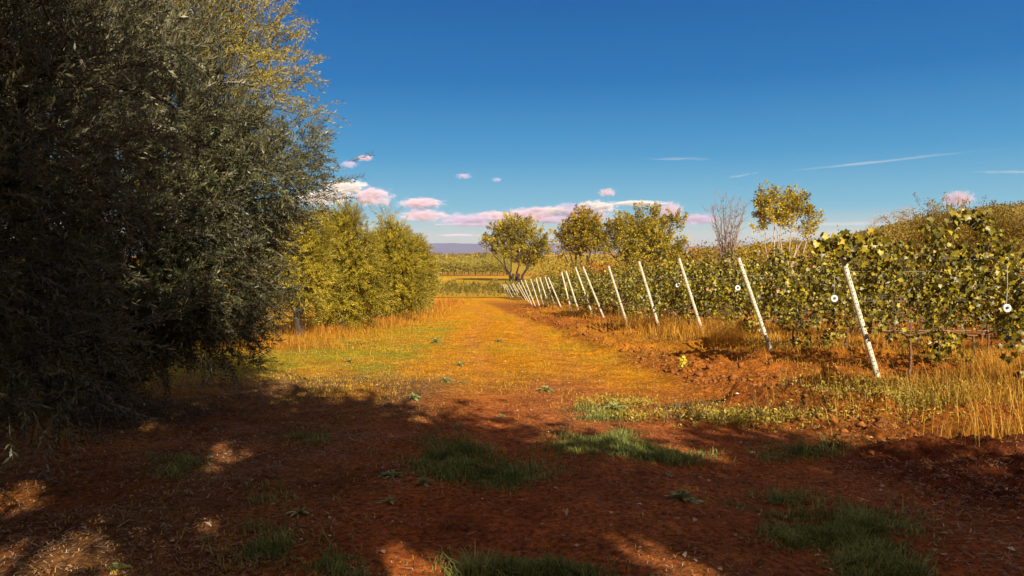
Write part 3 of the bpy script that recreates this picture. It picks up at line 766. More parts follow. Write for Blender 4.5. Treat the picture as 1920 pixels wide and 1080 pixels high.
def make_post(bpt, tpt, label, near, k):
    root = empty('end_post', bpt, label, 'vineyard post', 'white leaning end posts of the vine rows')
    ax = tpt - bpt; L = np.linalg.norm(ax); ax = ax / L
    s = nrm(np.cross(ax, np.array([0, 1., 0]))); s = s if s[0] > 0 else -s
    f = np.cross(s, ax); f = f if f[1] < 0 else -f      # faces the camera side
    w, dp, th = .033, .05, .006
    mb = MB()
    prof = [(-w, 0), (w, 0), (w, dp), (w - .014, dp), (w - .014, dp - th), (w - th, dp - th), (w - th, th), (-w + th, th), (-w + th, dp - th), (-w + .014, dp - th), (-w + .014, dp), (-w, dp)]
    ring = lambda t: [(-ax * .0 + ax * t + s * a - f * b) for a, b in prof]
    n = len(prof)
    v = ring(-.25) + ring(L); i = np.arange(n); j = (i + 1) % n
    q = np.stack([i, j, j + n, i + n], 1); mb.add(v, q)
    if near:
        a = .16; kk = 0
        while a < L - .05:
            off = (.012 if kk % 2 else -.012)
            for e in ((off,) if kk % 3 else (off, -off)):
                c = ax * a + s * e + f * .0012; r0 = .0075; r1 = .012
                ang = np.arange(8) * math.pi / 4
                vv = [c] + [c + s * math.cos(x) * r0 + ax * math.sin(x) * r1 for x in ang]
                mb.add(vv, [(0, 1 + 2 * m, 1 + (2 * m + 1) % 8, 1 + (2 * m + 2) % 8) for m in range(4)], m=1)
            a += .062; kk += 1
    mb.build('profile', WHITEPOST, root, mats=[HOLE])
    cap = MB()
    # foot anchor collar of soil contact plate, top notch for the wire
    wv = ring(L)
    hook = np.array([ax * (L - .03) + f * .004, ax * (L + .02) + f * .03, ax * (L + .03) + s * .03, ax * (L - .02) + s * .05])
    v, q = tubes(hook[None], np.full((1, 4), .004), 4); cap.add(v, q); cap.build('wire_hook', WIRE, root)
    for h in (.8, 1.25, 1.7):
        st = ax * (h / ax[2] if h / ax[2] < L else L - .05); en = st + np.array([14. if near else 6., .3, -st[2] + h])
        en[2] = h + float(Zbase(bpt[0] + en[0], bpt[1] + en[1])) - bpt[2]
        pw = np.linspace(st, en, 6); v, q = tubes(pw[None], np.full((1, 6), .0022), 4); m2 = MB(); m2.add(v, q); m2.build('wire', WIRE, root)
    return root

VARS = []
for k in range(9):
    n = 1500
    v, q, t = vine_foliage(60 + k, n=n)
    VARS.append((v, q, t))
vine_protos = [None] * 9
ORD = ['first', 'second', 'third', 'fourth', 'fifth', 'sixth', 'seventh', 'eighth', 'ninth', 'tenth', 'eleventh', 'twelfth', 'thirteenth', 'fourteenth', 'fifteenth', 'sixteenth', 'seventeenth', 'eighteenth', 'nineteenth', 'twentieth', 'twenty-first', 'twenty-second', 'twenty-third', 'twenty-fourth', 'twenty-fifth']
VG = 'grapevines trained along the rows'
def place_vine(x, y, label, k, group=VG, sc=1.0, rz=0.0):
    k = k % 9
    if vine_protos[k] is None:
        root = empty('grapevine', (0, 0, 0), label, 'grapevine', group)
        v, q, t = VARS[k]
        mesh_obj('foliage', v, q, VINE, root, {'tint': t})
        vine_wood(k).build('vine_trunk', VINEWOOD, root, True)
        vine_protos[k] = root; o = root
    else:
        src = vine_protos[k]; o = src.copy(); COL.objects.link(o)
        for ch in src.children:
            c = ch.copy(); COL.objects.link(c); c.parent = o
    o.location = (x, y, float(Zbase(x, y))); o.rotation_euler = (0, 0, rz); o.scale = (1, 1, sc)
    o['label'] = label; o['group'] = group
    return o

rr = np.random.default_rng(12)
posts3d = []; first_row = []
nv = 0
rows_far = []
for i, ((bpx, tpx), d) in enumerate(zip(POSTS, POST_D)):
    x = (bpx[0] - 960) / 1400 * d
    b = np.array([x, d, float(Zbase(x, d))])
    t = P(tpx[0], tpx[1], d)
    if t[2] - b[2] < 1.85: t[2] = b[2] + 1.9
    if i > 8: t[2] = min(t[2], b[2] + 2.1)
    posts3d.append((b, t))
    lab = 'white end post leaning over the track, %s from the right-hand frame edge' % ORD[i]
    if i == 0: lab = 'nearest white leaning post with dark holes and vine leaves over its top'
    if i == 1: lab = 'second white leaning post, holes down its face, standing in orange dry grass'
    make_post(b, t, lab, i < 6, i)
    if i < 14:
        prev = posts3d[i - 1][0] if i else np.array([6.5, 8.4, 0])
        xe = (.72 * d + 2.0) if i < 3 else min(.72 * d + 1.5, prev[0] / prev[1] * d + (9 if i < 6 else 6.5))
        n = int((xe - x + .1) / 1.02)
        for m in range(n):
            vx = x + .42 + m * 1.02; vy = d + .079 * (vx - x) + rr.normal(0, .03)
            o = place_vine(vx, vy, '%s grapevine from the post in the %s row' % (ORD[min(m, 24)], ORD[i + 1]), int(rr.integers(0, 99)), sc=rr.uniform(.94, 1.1) * (1.1 if i == 0 else 1.0), rz=0 if i == 0 else .079); nv += 1
            if i == 0: o.scale = (1, 1, 1); first_row.append(o)
    else:
        rows_far.append((x, d))
# nearest row whose end post is just out of frame
b = np.array([6.1, 7.7, float(Zbase(6.1, 7.7))])
make_post(b, b + np.array([-.55, 0, 1.95]), 'white leaning post at the end of the vine row that leaves the frame', True, 99)
for m in range(4):
    place_vine(5.75 + m * 1.0, 7.7 + .08 * m, 'grapevine %s in the closest vine row at the frame edge' % ORD[m], m + 3, sc=.97, rz=.079); nv += 1
print('vines', nv)

def shoot(parent, pts, d, n, seed, spread=.07):
    r = np.random.default_rng(seed); q3 = np.array([P(a, b, d) for a, b in pts]); t = np.linspace(0, len(pts) - 1, 14)
    line = np.stack([np.interp(t, np.arange(len(pts)), q3[:, k]) for k in range(3)], 1) - np.array(parent.location)
    mb = MB(); v, q = tubes(line[None], np.linspace(.006, .003, 14)[None], 4); mb.add(v, q, .2); mb.build('shoot_cane', VINEWOOD, parent, True)
    u = r.uniform(0, 13, n); p = np.stack([np.interp(u, np.arange(14), line[:, k]) for k in range(3)], 1) + r.normal(0, spread, (n, 3))
    v, q = broad_leaf_arrays(p, np.stack([r.normal(0, .5, n), r.normal(0, .3, n), r.normal(-.7, .4, n)], 1), np.stack([r.normal(0, .6, n), r.normal(-.8, .5, n), r.normal(.5, .5, n)], 1), .1 * r.uniform(.6, 1.25, n))
    mesh_obj('foliage', v, q, VINE, parent, {'tint': np.repeat(np.clip(r.normal(.5, .25, n), 0, .93), 11)})
shoot(first_row[0], [(1665, 500), (1640, 462), (1600, 447), (1548, 452), (1530, 466)], 11.3, 110, 1)
shoot(first_row[0], [(1650, 500), (1600, 470), (1580, 452), (1590, 440)], 11.2, 50, 3)
shoot(first_row[1], [(1790, 470), (1780, 420), (1800, 398), (1840, 402), (1862, 428)], 11.5, 95, 2)
shoot(first_row[1], [(1740, 480), (1760, 440), (1745, 420)], 11.5, 40, 4)

def far_vines():
    r = np.random.default_rng(4); MBf = MB()
    for (x, d) in rows_far:
        for m in range(10):
            v, q, t = VARS[r.integers(0, 9)]
            sel = np.arange(0, len(v) // 11, 3)
            vv = v.reshape(-1, 11, 3)[sel]; c = vv.mean(1, keepdims=True); vv = c + (vv - c) * 1.7
            vx = x + .5 + m * 1.1; vy = d + .05 * m
            vv = vv.reshape(-1, 3) + np.array([vx, vy, float(Zbase(vx, vy))])
            k = np.arange(len(sel))[:, None] * 11
            MBf.add(vv, np.concatenate([k + np.array([[0, a, b, c]]) for a, b, c in ((1, 2, 3), (3, 4, 5), (5, 6, 7), (7, 8, 9), (9, 10, 1))], 1), np.repeat(t.reshape(-1, 11)[sel, 0], 11))
    o = MBf.build('distant_vines', VINE)
    tag(o, 'mass of vines in the farthest rows behind the thin bunched posts', 'vines', kind='stuff')
far_vines()
# vines crossing the end of the track
for m in range(21):
    x = -11.5 + m * .62
    place_vine(x, 99 + .05 * m, 'dark vine %s from the left in the row closing the track end' % ORD[m], m * 5, group='vines of the row that closes the end of the track', sc=.95)

# white rings hanging in the rows
def ring_thing(px, py, d, rpx, label):
    c = P(px, py, d - .42); r0 = rpx * d / 1400
    root = empty('wire_ring', c, label, 'ring', 'white plastic rings hung in the vine rows')
    mb = MB(); n = 20; a = np.arange(n) * 2 * math.pi / n; v = []
    for rr_, yy in ((r0 * .38, -.006), (r0 * .62, -.02), (r0, -.012), (r0, .012), (r0 * .62, .02), (r0 * .38, .006)):
        v += [(math.cos(t) * rr_, yy, math.sin(t) * rr_) for t in a]
    q = []
    for k in range(6):
        for j in range(n): q.append((k * n + j, k * n + (j + 1) % n, ((k + 1) % 6) * n + (j + 1) % n, ((k + 1) % 6) * n + j))
    mb.add(v, q); mb.build('disc', PLASTIC, root, True)
    h = MB(); p = np.array([(0, .0, r0 * .2), (0, .003, r0 * 1.2), (.004, .0, .22), (0, .01, .42)])
    vv, qq = tubes(p[None], np.full((1, 4), .004), 5); h.add(vv, qq); h.build('hanger_wire', WIRE, root)
    hb = MB(); p = np.array([(-r0 * .4, .0, -r0 * .1), (0, -.01, .0), (r0 * .42, -.004, r0 * .12)]); vv, qq = tubes(p[None], np.full((1, 3), r0 * .12), 6); hb.add(vv, qq); hb.build('hub', HOLE, root)
ring_thing(1887, 578, 7.7, 7.5, 'largest white ring with a dark hub hanging on a wire near the frame edge')
ring_thing(1564, 560, POST_D[1], 6.5, 'white ring among vine leaves just left of the nearest post')
ring_thing(1383, 540, POST_D[2], 5, 'small white ring in the leaves left of the second post')
ring_thing(1271, 535, POST_D[3], 4.5, 'smallest white ring, in leaves between the third and fourth posts')

# ------------------------------------------------------------------ ground cover
def blades(xy, h, wd, lean, tint, r, lay=0.0):
    h = h * (1 - .2 * lay)
    n = len(xy); z = Zd(xy[:, 0], xy[:, 1])
    p = np.stack([xy[:, 0], xy[:, 1], z - .004], 1)
    a = r.uniform(0, 2 * math.pi, n); d = np.stack([np.cos(a), np.sin(a), np.zeros(n)], 1); s = np.stack([-np.sin(a), np.cos(a), np.zeros(n)], 1)
    ln = lean * (r.uniform(.2, 1.3, n) if not lay else r.uniform(.92, 1.12, n))
    up = np.array([0, 0, 1.])
    m = p + up * (h * .55 * np.cos(ln * .6))[:, None] + d * (h * .55 * np.sin(ln * .6))[:, None]
    t = m + up * (h * .5 * np.cos(ln * 1.6))[:, None] + d * (h * .5 * np.sin(ln * 1.6))[:, None]
    t[:, 2] = np.maximum(t[:, 2], z + .004); m[:, 2] = np.maximum(m[:, 2], z + .004)
    W2 = (wd * .5)[:, None]
    v = np.stack([p - s * W2, p + s * W2, m + s * W2 * .8, m - s * W2 * .8, t + s * W2 * .15, t - s * W2 * .15], 1).reshape(-1, 3)
    k = np.arange(n)[:, None] * 6
    q = np.concatenate([k + np.array([[0, 1, 2, 3]]), k + np.array([[3, 2, 4, 5]])], 1).reshape(-1, 4)
    return v, q, np.repeat(np.clip(tint, 0, 1), 6)

def patch_xy(r, n, px, py, wpx, hpx):
    u = r.normal(0, .42, n); w = r.normal(0, .42, n)
    out = np.array([G(px + a * wpx, min(py + b * hpx, 1250))[:2] for a, b in zip(u, w)])
    return out

def green():
    r = np.random.default_rng(51); mb = MB()
    for (px, py, w, h, n, hh) in ((850, 850, 60, 30, 2600, .05), (900, 885, 110, 26, 4200, .055), (960, 897, 60, 10, 900, .05), (1120, 838, 80, 20, 4200, .055), (1240, 852, 80, 14, 2600, .055), (1450, 935, 90, 22, 3000, .05),
                               (1560, 985, 120, 26, 5200, .06), (1660, 1020, 80, 24, 1800, .055), (490, 1030, 90, 34, 2600, .05), (990, 1060, 110, 26, 4200, .06), (640, 1066, 60, 20, 1300, .05), (1640, 1060, 120, 20, 1500, .05),
                               (330, 880, 60, 24, 900, .05), (590, 825, 60, 16, 500, .05), (500, 930, 60, 18, 350, .04), (1120, 780, 60, 12, 1500, .05), (1500, 845, 80, 14, 900, .07), (700, 705, 60, 6, 500, .04), (820, 618, 50, 4, 700, .04)):
        xy = patch_xy(r, int(n * 1.7), px, py, w * 1.3, h * 1.35)
        # thin the patch unevenly so its outline breaks up
        k = fbm(xy[:, 0], xy[:, 1], 2.6, 4, 13) + r.normal(0, .1, len(xy)) > .47
        xy = xy[k]; n2 = len(xy)
        v, q, t = blades(xy, hh * 1.15 * r.uniform(.3, 1.5, n2) * (2.2 * fbm(xy[:, 0], xy[:, 1], 5, 2, 14) ** 1.6 + .15), r.uniform(.005, .0095, n2), 1.0, r.normal(.1, .22, n2) + .8 * fbm(xy[:, 0], xy[:, 1], 5, 2, 16), r); mb.add(v, q, t)
    tag(mb.build('green_grass', GREENGRASS), 'patches of short green grass growing on the shaded red soil', 'grass', kind='stuff')
green()

def short_cover():
    r = np.random.default_rng(52); n = 380000
    y = 2.6 + 42 * r.uniform(0, 1, n) ** 1.8; x = r.uniform(-1, 1, n) * (.72 * y) + 0
    k = (x > -9) & (x < post_x(y) + 4) & (fbm(x, y, 1.1, 3, 19) + r.normal(0, .13, n) > .52)
    k &= r.uniform(size=n) > .85 * ruts(x, y)
    k &= r.uniform(size=n) < .06 + .94 * ss(7, 11.5, y) + .12 * ss(.5, 2, -x)
    k &= ~((tilled(x, y) > .5) & (r.uniform(size=n) < .55))
    x, y = x[k], y[k]; n = len(x)
    h = r.uniform(.012, .04, n) * (1 + y / 30); w = r.uniform(.003, .006, n) * (1 + y / 18)
    g = ((x < -2.2) & (fbm(x, y, .8, 3, 62) > .42)) * .35
    v, q, t = blades(np.stack([x, y], 1), h, w, 1.1, r.normal(.42, .2, n) + g, r)
    o = mesh_obj('short_grass', v, q, LITGRASS, None, {'tint': t}); tag(o, 'short sun bleached grass over the sunlit track', 'grass', kind='stuff')
short_cover()

def straw():
    r = np.random.default_rng(53); n = 210000
    y = 2.2 + 22 * r.uniform(0, 1, n) ** 1.5; x = r.uniform(-1, 1, n) * (.74 * y)
    den = .2 + .8 * ss(.2, 1.2, -x + .1) + .6 * ss(1.8, 3, x)
    k = (r.uniform(size=n) < den) & (fbm(x, y, 1.4, 3, 15) + r.normal(0, .12, n) > .45)
    x, y = x[k], y[k]; n = len(x)
    v, q, t = blades(np.stack([x, y], 1), r.uniform(.025, .11, n) * np.where(r.uniform(size=n) < .06, 2.0, 1), r.uniform(.002, .0055, n), 2.3, r.beta(1.4, 1.7, n), r, 1.0)
    v[:, 2] += .014
    o = mesh_obj('straw_litter', v, q, STRAW, None, {'tint': t}); tag(o, 'dry straw and twig litter strewn under the olive trees', 'straw', kind='stuff')
straw()

def dry():
    r = np.random.default_rng(54); mb = MB()
    def strip(x0, y0, x1, y1, wd, n, h, w=.005, lean=.6, t0=.5):
        u = r.uniform(0, 1, n); x = x0 + (x1 - x0) * u + r.normal(0, wd, n); y = y0 + (y1 - y0) * u + r.normal(0, wd * .6, n)
        k = fbm(x, y, .9, 3, 33) + r.normal(0, .12, n) > .42
        x, y = x[k], y[k]; m = len(x)
        v, q, t = blades(np.stack([x, y], 1), h * r.uniform(.35, 1.3, m), w * r.uniform(.6, 1.4, m), lean, r.normal(t0, .25, m), r); mb.add(v, q, t)
    # left verge in front of the olives
    strip(-7.0, 19, -5.6, 30, 1.1, 7000, .34, .009, .9, .3); strip(-5.8, 26, -5.2, 44, .9, 6000, .38, .012, .9, .3); strip(-5.8, 40, -6.5, 80, .9, 4500, .5, .02, .8, .3); strip(-5, 17, -7.5, 20, .9, 3500, .22, .008, 1.0, .3)
    # along the posts and inside the rows
    strip(5.2, 10.2, 3.0, 44, .5, 15000, .15, .008, lean=1.1, t0=.5)
    for i, (bp, tp) in enumerate(posts3d[:11]):
        d = bp[1]; strip(bp[0] - .4, d + .1, bp[0] + 6, d + .3, .5, 6500, .15 + .04 * min(i, 4), .005 + d * .0003, 1.1)
        strip(bp[0] + .4, d + 1.4, bp[0] + 7, d + 1.6, .5, 2500, .18, .006 + d * .0003)
    strip(4.6, 18, 3.9, 26, .5, 6000, .5, .010)
    # big dry tufts near the second post and at the frame edge
    for (px, py, n, h, s) in ((1365, 660, 1500, .55, .22), (1215, 605, 700, .4, .3), (1880, 800, 4000, .5, .35), (1800, 775, 2600, .38, .35), (1900, 840, 1800, .4, .3), (1850, 720, 900, .5, .3), (1560, 735, 500, .25, .3), (90, 830, 400, .25, .2)):
        g = G(px, py); strip(g[0], g[1], g[0] + .01, g[1], s, n, h, .005, .5, .6)
    tag(mb.build('dry_grass', DRYGRASS), 'tall orange dry grass along the verge and beneath the vines', 'dry grass', kind='stuff')
dry()

def undergrowth():
    r = np.random.default_rng(55); mb = MB()
    for (px, py, sx, sy, n, h) in ((1740, 790, .6, .32, 5000, .28), (1850, 780, .5, .35, 5000, .36), (1600, 745, .4, .12, 1200, .16), (1430, 800, .35, .2, 900, .12), (1160, 762, .22, .14, 900, .13), (1360, 790, .25, .25, 900, .14), (1450, 660, .5, .2, 1100, .22),
                                (1560, 665, .5, .2, 1100, .22), (1290, 650, .5, .3, 900, .2), (300, 690, .5, .3, 700, .18), (1200, 785, .2, .12, 500, .1), (1700, 640, .6, .2, 700, .25)):
        g = G(px, py); x = g[0] + r.normal(0, sx, n); y = g[1] + r.normal(0, sy, n)
        z = Zd(x, y) + h * r.beta(1.2, 2, n)
        p = np.stack([x, y, z], 1); L = r.uniform(.02, .055, n)
        v, q = leaf_arrays(p, r.normal(size=(n, 3)) + np.array([0, 0, .5]), r.normal(size=(n, 3)) + np.array([0, -.4, .7]), L, L * .4)
        mb.add(v, q, np.repeat(np.clip(r.normal(.5, .25, n), 0, 1), 4))
        v, q, t = blades(np.stack([x[:n // 5], y[:n // 5]], 1), h * r.uniform(.6, 1.4, n // 5), np.full(n // 5, .004), .6, r.uniform(0, 1, n // 5), r); mb.add(v, q, t)
    tag(mb.build('weed_undergrowth', leaf_mat('undergrowth_leaf', [(0, (.14, .11, .02)), (.5, (.36, .27, .035)), (1, (.6, .46, .10))], trans=.2)), 'tangled grey green weeds on the ploughed edge of the vineyard', 'weeds', kind='stuff')
undergrowth()

def furrow_shade_weeds():  # low dark blades added to imitate shadow streaks in the furrows
    r = np.random.default_rng(66); mb = MB()
    for (px, py, sx, sy, n, h) in ((1420, 790, .5, .13, 1500, .13), (1600, 775, .5, .13, 1800, .16), (1300, 770, .25, .12, 700, .1), (1380, 655, .6, .18, 1400, .2), (1520, 655, .5, .15, 1200, .2), (1600, 700, .5, .12, 900, .14), (1760, 745, .4, .1, 1200, .16), (620, 645, .8, .5, 900, .1)):
        g = G(px, py); x = g[0] + r.normal(0, sx, n); y = g[1] + r.normal(0, sy, n)
        k = fbm(x, y, 3, 2, 44) > .45; x, y = x[k], y[k]; m = len(x)
        v, q, t = blades(np.stack([x, y], 1), h * r.uniform(.3, 1.2, m), r.uniform(.004, .010, m), 1.3, r.normal(.4, .3, m), r); mb.add(v, q, t)
    tag(mb.build('furrow_shade_weeds', leaf_mat('furrow_shade_leaf', [(0, (.04, .04, .02)), (.6, (.12, .11, .05)), (1, (.30, .22, .09))], trans=.1)), 'dark weeds added as stand-in for furrow shade beside the posts', 'weeds', kind='stuff')
furrow_shade_weeds()

def clods():
    r = np.random.default_rng(56)
    g = [(-1, -1, -1), (1, -1, -1), (1, 1, -1), (-1, 1, -1), (-1, -1, 1), (1, -1, 1), (1, 1, 1), (-1, 1, 1)]
    # cube-sphere 3x3 grid per face
    lin = [-1, 0, 1]; vid = {}; vs = []; qs = []
    def vid_(p):
        if p not in vid: vid[p] = len(vs); vs.append(nrm(np.array(p, float)))
        return vid[p]
    for ax in range(3):
        for sg in (-1, 1):
            for a in (0, 1):
                for b in (0, 1):
                    qd = []
                    for (i, j) in ((a, b), (a + 1, b), (a + 1, b + 1), (a, b + 1)):
                        p = [0, 0, 0]; p[ax] = sg; p[(ax + 1) % 3] = lin[i]; p[(ax + 2) % 3] = lin[j]; qd.append(vid_(tuple(p)))
                    qs.append(qd if sg > 0 else qd[::-1])
    U = np.array(vs); Q = np.array(qs)
    n = 16000
    y = 3.0 + 40 * r.uniform(0, 1, n) ** 1.7; e = post_x(y) - 3.1
    x = e + r.gamma(1.6, 1.3, n)
    k = (tilled(x, y) > .3) & ((y > 6.8) | (r.uniform(size=n) < .35)) & (fbm(x, y, 1.1, 2, 37) + r.normal(0, .12, n) > .42); x, y = x[k], y[k]
    # few loose stones and crumbs on the track itself
    m = 5000; y2 = 2.5 + 22 * r.uniform(0, 1, m) ** 1.4; x2 = r.uniform(-1, 1, m) * .7 * y2
    x = np.concatenate([x, x2]); y = np.concatenate([y, y2]); n = len(x)
    s = r.gamma(1.5, .007, n) + .005; s[-m:] = r.uniform(.004, .011, m); s = np.minimum(s, .06)
    s[:-m] *= (1 + y[:-m] / 60)
    V = U[None] * (1 + r.normal(0, .3, (n, len(U), 1))) * (s[:, None, None] * r.uniform(.7, 1.3, (n, 1, 3))) * np.array([1, 1, .75])
    V = V + np.stack([x, y, Zd(x, y) + s * .1], 1)[:, None]
    q = (Q[None] + (np.arange(n) * len(U))[:, None, None]).reshape(-1, 4)
    o = mesh_obj('soil_clods', V, q, CLOD); tag(o, 'loose red brown earth clods turned up beside the vine rows', 'soil clods', kind='stuff')
clods()

def fallen():
    r = np.random.default_rng(57); n = 900
    y = 2.3 + 14 * r.uniform(0, 1, n) ** 1.3; x = r.uniform(-1, 1, n) * .72 * y
    p = np.stack([x, y, Zd(x, y) + .012], 1); L = r.uniform(.02, .06, n)
    v, q = leaf_arrays(p, r.normal(size=(n, 3)) * np.array([1, 1, .15]), np.array([0, 0, 1.]) + r.normal(0, .35, (n, 3)), L, L * r.uniform(.25, .7, n), .25)
    o = mesh_obj('fallen_leaves', v, q, STRAW, None, {'tint': np.repeat(r.uniform(.3, 1, n), 4)}); tag(o, 'pale curled fallen leaves scattered over the bare soil', 'fallen leaves', kind='stuff')
fallen()

def rosette(px, py, size, label, n=22, seed=1, m=None):
    r = np.random.default_rng(seed); g = G(px, py); base = np.array([g[0], g[1], float(Zd(g[0], g[1]))])
    a = np.arange(n) * 2.4 + r.uniform(0, .5, n); a = a + r.normal(0, .35, n); n_ = n; el = np.linspace(.12, 1.2, n) + r.normal(0, .12, n); L = size * .85 * r.uniform(.5, 1.15, n) * np.linspace(1, .6, n)
    d = np.stack([np.cos(a) * np.cos(el), np.sin(a) * np.cos(el), np.sin(el)], 1); s = np.stack([-np.sin(a), np.cos(a), np.zeros(n)], 1)
    nn = np.cross(d, s); nn = np.where(nn[:, 2:3] < 0, -nn, nn)
    v = []; K = 6; wd = np.array([.03, .05, .11, .10, .12, .01])
    P0 = np.zeros((n, 3)) + np.array([0, 0, .005])
    t = np.linspace(0, 1, K)
    for k in range(K):
        c = P0 + d * (L * t[k])[:, None] - np.array([0, 0, 1.]) * (L * .35 * t[k] ** 2.2)[:, None]
        w = (L * wd[k] * r.uniform(.8, 1.25, n))[:, None]
        v += [c - s * w + nn * w * .4, c, c + s * w + nn * w * .4]
    V = np.stack(v, 1).reshape(-1, 3); V[:, 2] = np.maximum(V[:, 2], .003)
    q = []
    for k in range(K - 1):
        q += [(3 * k, 3 * k + 1, 3 * k + 4, 3 * k + 3), (3 * k + 1, 3 * k + 2, 3 * k + 5, 3 * k + 4)]
    Q = (np.array(q)[None] + (np.arange(n) * 3 * K)[:, None, None]).reshape(-1, 4)
    o = mesh_obj('weed_rosette', V, Q, m or WEED, None, {'tint': np.repeat(np.clip(r.normal(.55, .2, n), 0, 1), 3 * K)}, smooth=True)
    o.location = base; tag(o, label, 'weed', 'leafy weed rosettes on the track')
rosette(738, 897, .17, 'pale green star shaped weed on red soil left of the dark grass patch', 24, 1)
rosette(793, 912, .13, 'small green weed just right of the star shaped weed', 20, 2)
rosette(1280, 938, .19, 'bright green weed alone on bare soil below the long grass patch', 30, 3)
rosette(775, 750, .24, 'spiky green weed just inside the shadow edge', 24, 4)
rosette(1022, 738, .20, 'dark green weed on the sunlit side of the shadow edge', 22, 5)
rosette(818, 641, .34, 'pale weed in the middle of the sunlit track', 28, 6)
rosette(835, 721, .22, 'low flat weed in the sun above the shadow edge', 26, 7)
rosette(868, 722, .15, 'tiny pale weed touching the low flat weed', 18, 8)
rosette(935, 640, .30, 'yellowish weed in the sun right of the track centre', 22, 9)
rosette(862, 684, .2, 'sparse weed in sun halfway up the track', 16, 10)
rosette(655, 680, .22, 'wide weed at the left border of the sunlit track', 20, 11)
rosette(730, 945, .10, 'small dull weed directly below the star shaped weed', 14, 12)
rosette(860, 805, .13, 'small weed at the top end of the dark grass patch', 16, 13)
rosette(1150, 770, .26, 'grey green many leaved weed at the edge of the ploughed strip', 34, 14)
rosette(220, 1072, .1, 'small leafy weed in the bottom left sun fleck', 14, 15)
rosette(560, 965, .12, 'light green weed low among the straw', 20, 16)
rosette(1255, 893, .08, 'single pair of pale leaves on bare soil above the bright weed', 7, 17)
rosette(940, 780, .13, 'faint weed in the shade right of the spiky one', 14, 18)

def yellow_weed():
    r = np.random.default_rng(8); g = G(1290, 703); base = np.array([g[0], g[1], float(Zd(g[0], g[1]))]); root = empty('yellow_weed', base, 'bright yellow leafy weed sticking up from the ploughed soil', 'weed')
    mb = MB(); st = MB()
    for k in range(7):
        tip = np.array([r.normal(0, .07), r.normal(0, .06), r.uniform(.1, .26)]); p = curve_pts((0, 0, -.02), tip, 4, .1, 0, r); v, q = tubes(p[None], np.linspace(.004, .002, 4)[None], 4); st.add(v, q)
        n = 9; v, q = broad_leaf_arrays(tip + r.normal(0, .028, (n, 3)), r.normal(size=(n, 3)), r.normal(size=(n, 3)) + np.array([.3, -.8, .6]), r.uniform(.03, .06, n)); mb.add(v, q, r.uniform(0, 1))
    mb.build('foliage', YELLOW, root); st.build('stems', WEED, root)
yellow_weed()

# ------------------------------------------------------------------ birds, clouds, haze
def bird(px, py, d, span, label):
    c = P(px, py, d); mb = MB(); s = span
    body = np.array([(0, -.32, 0), (0, -.2, .02), (0, 0, .02), (0, .18, .0), (0, .36, 0)]) * s * .9
    v, q = tubes(body[None], (np.array([.015, .055, .075, .045, .02]) * s)[None], 6); mb.add(v, q)
    for sg in (-1, 1):
        w = np.array([(0, -.1, .02), (0, .1, .02), (.28, .06, .14), (.28, -.14, .14), (.55, .08, .08), (.55, 0, .08)]) * s
        w[:, 0] *= sg; mb.add(w, [(0, 1, 2, 3), (3, 2, 4, 5)])
    o = mb.build('bird', HOLE); o.location = c; tag(o, label, 'bird')
bird(842, 230, 150, .5, 'tiny dark bird high in the sky above the dark olive crown')
bird(1200, 325, 170, .4, 'tiny dark bird in the sky above the middle trees')

def cloud_mat(name, col, dens, thr, nscale):
    m, n, out = mat(name)
    tc = N(n, 'ShaderNodeTexCoord')
    ln = N(n, 'ShaderNodeVectorMath', operation='LENGTH'); n.links.new(tc.outputs['Object'], ln.inputs[0])
    oi = N(n, 'ShaderNodeObjectInfo'); ad = N(n, 'ShaderNodeVectorMath', operation='MULTIPLY_ADD'); n.links.new(tc.outputs['Object'], ad.inputs[0]); ad.inputs[1].default_value = (nscale[0], nscale[1], nscale[2]); 
    rn = N(n, 'ShaderNodeMath', operation='MULTIPLY'); n.links.new(oi.outputs['Random'], rn.inputs[0]); rn.inputs[1].default_value = 50; n.links.new(rn.outputs[0], ad.inputs[2])
    nz = N(n, 'ShaderNodeTexNoise'); nz.inputs['Scale'].default_value = 1; nz.inputs['Detail'].default_value = 6; nz.inputs['Roughness'].default_value = .62; n.links.new(ad.outputs[0], nz.inputs['Vector'])
    a = N(n, 'ShaderNodeMath', operation='MULTIPLY_ADD'); n.links.new(ln.outputs['Value'], a.inputs[0]); a.inputs[1].default_value = -1.0
    nm = N(n, 'ShaderNodeMath', operation='MULTIPLY'); n.links.new(nz.outputs[0], nm.inputs[0]); nm.inputs[1].default_value = 2.2; n.links.new(nm.outputs[0], a.inputs[2])
    mr = N(n, 'ShaderNodeMapRange'); n.links.new(a.outputs[0], mr.inputs[0]); mr.inputs[1].default_value = thr + .8; mr.inputs[2].default_value = thr + 1.15; mr.inputs[3].default_value = 0; mr.inputs[4].default_value = dens
    v = N(n, 'ShaderNodeVolumePrincipled'); v.inputs['Color'].default_value = (*col, 1); v.inputs['Anisotropy'].default_value = -.35
    n.links.new(mr.outputs[0], v.inputs['Density']); n.links.new(v.outputs[0], out.inputs['Volume'])
    return m
PINK = cloud_mat('pink_cloud', (.95, .76, .92), .022, -.38, (3.4, 3.4, 2.4)); WHITE = cloud_mat('white_cloud', (1, .97, 1), .03, -.38, (3.4, 3.4, 2.2)); WISP = cloud_mat('wispy_cloud', (1, .95, .95), .0012, -.35, (3.5, 1.5, 1.2)); MAUVE = cloud_mat('mauve_cloud', (.80, .66, .95), .014, -.38, (3.4, 2.6, 2.2))
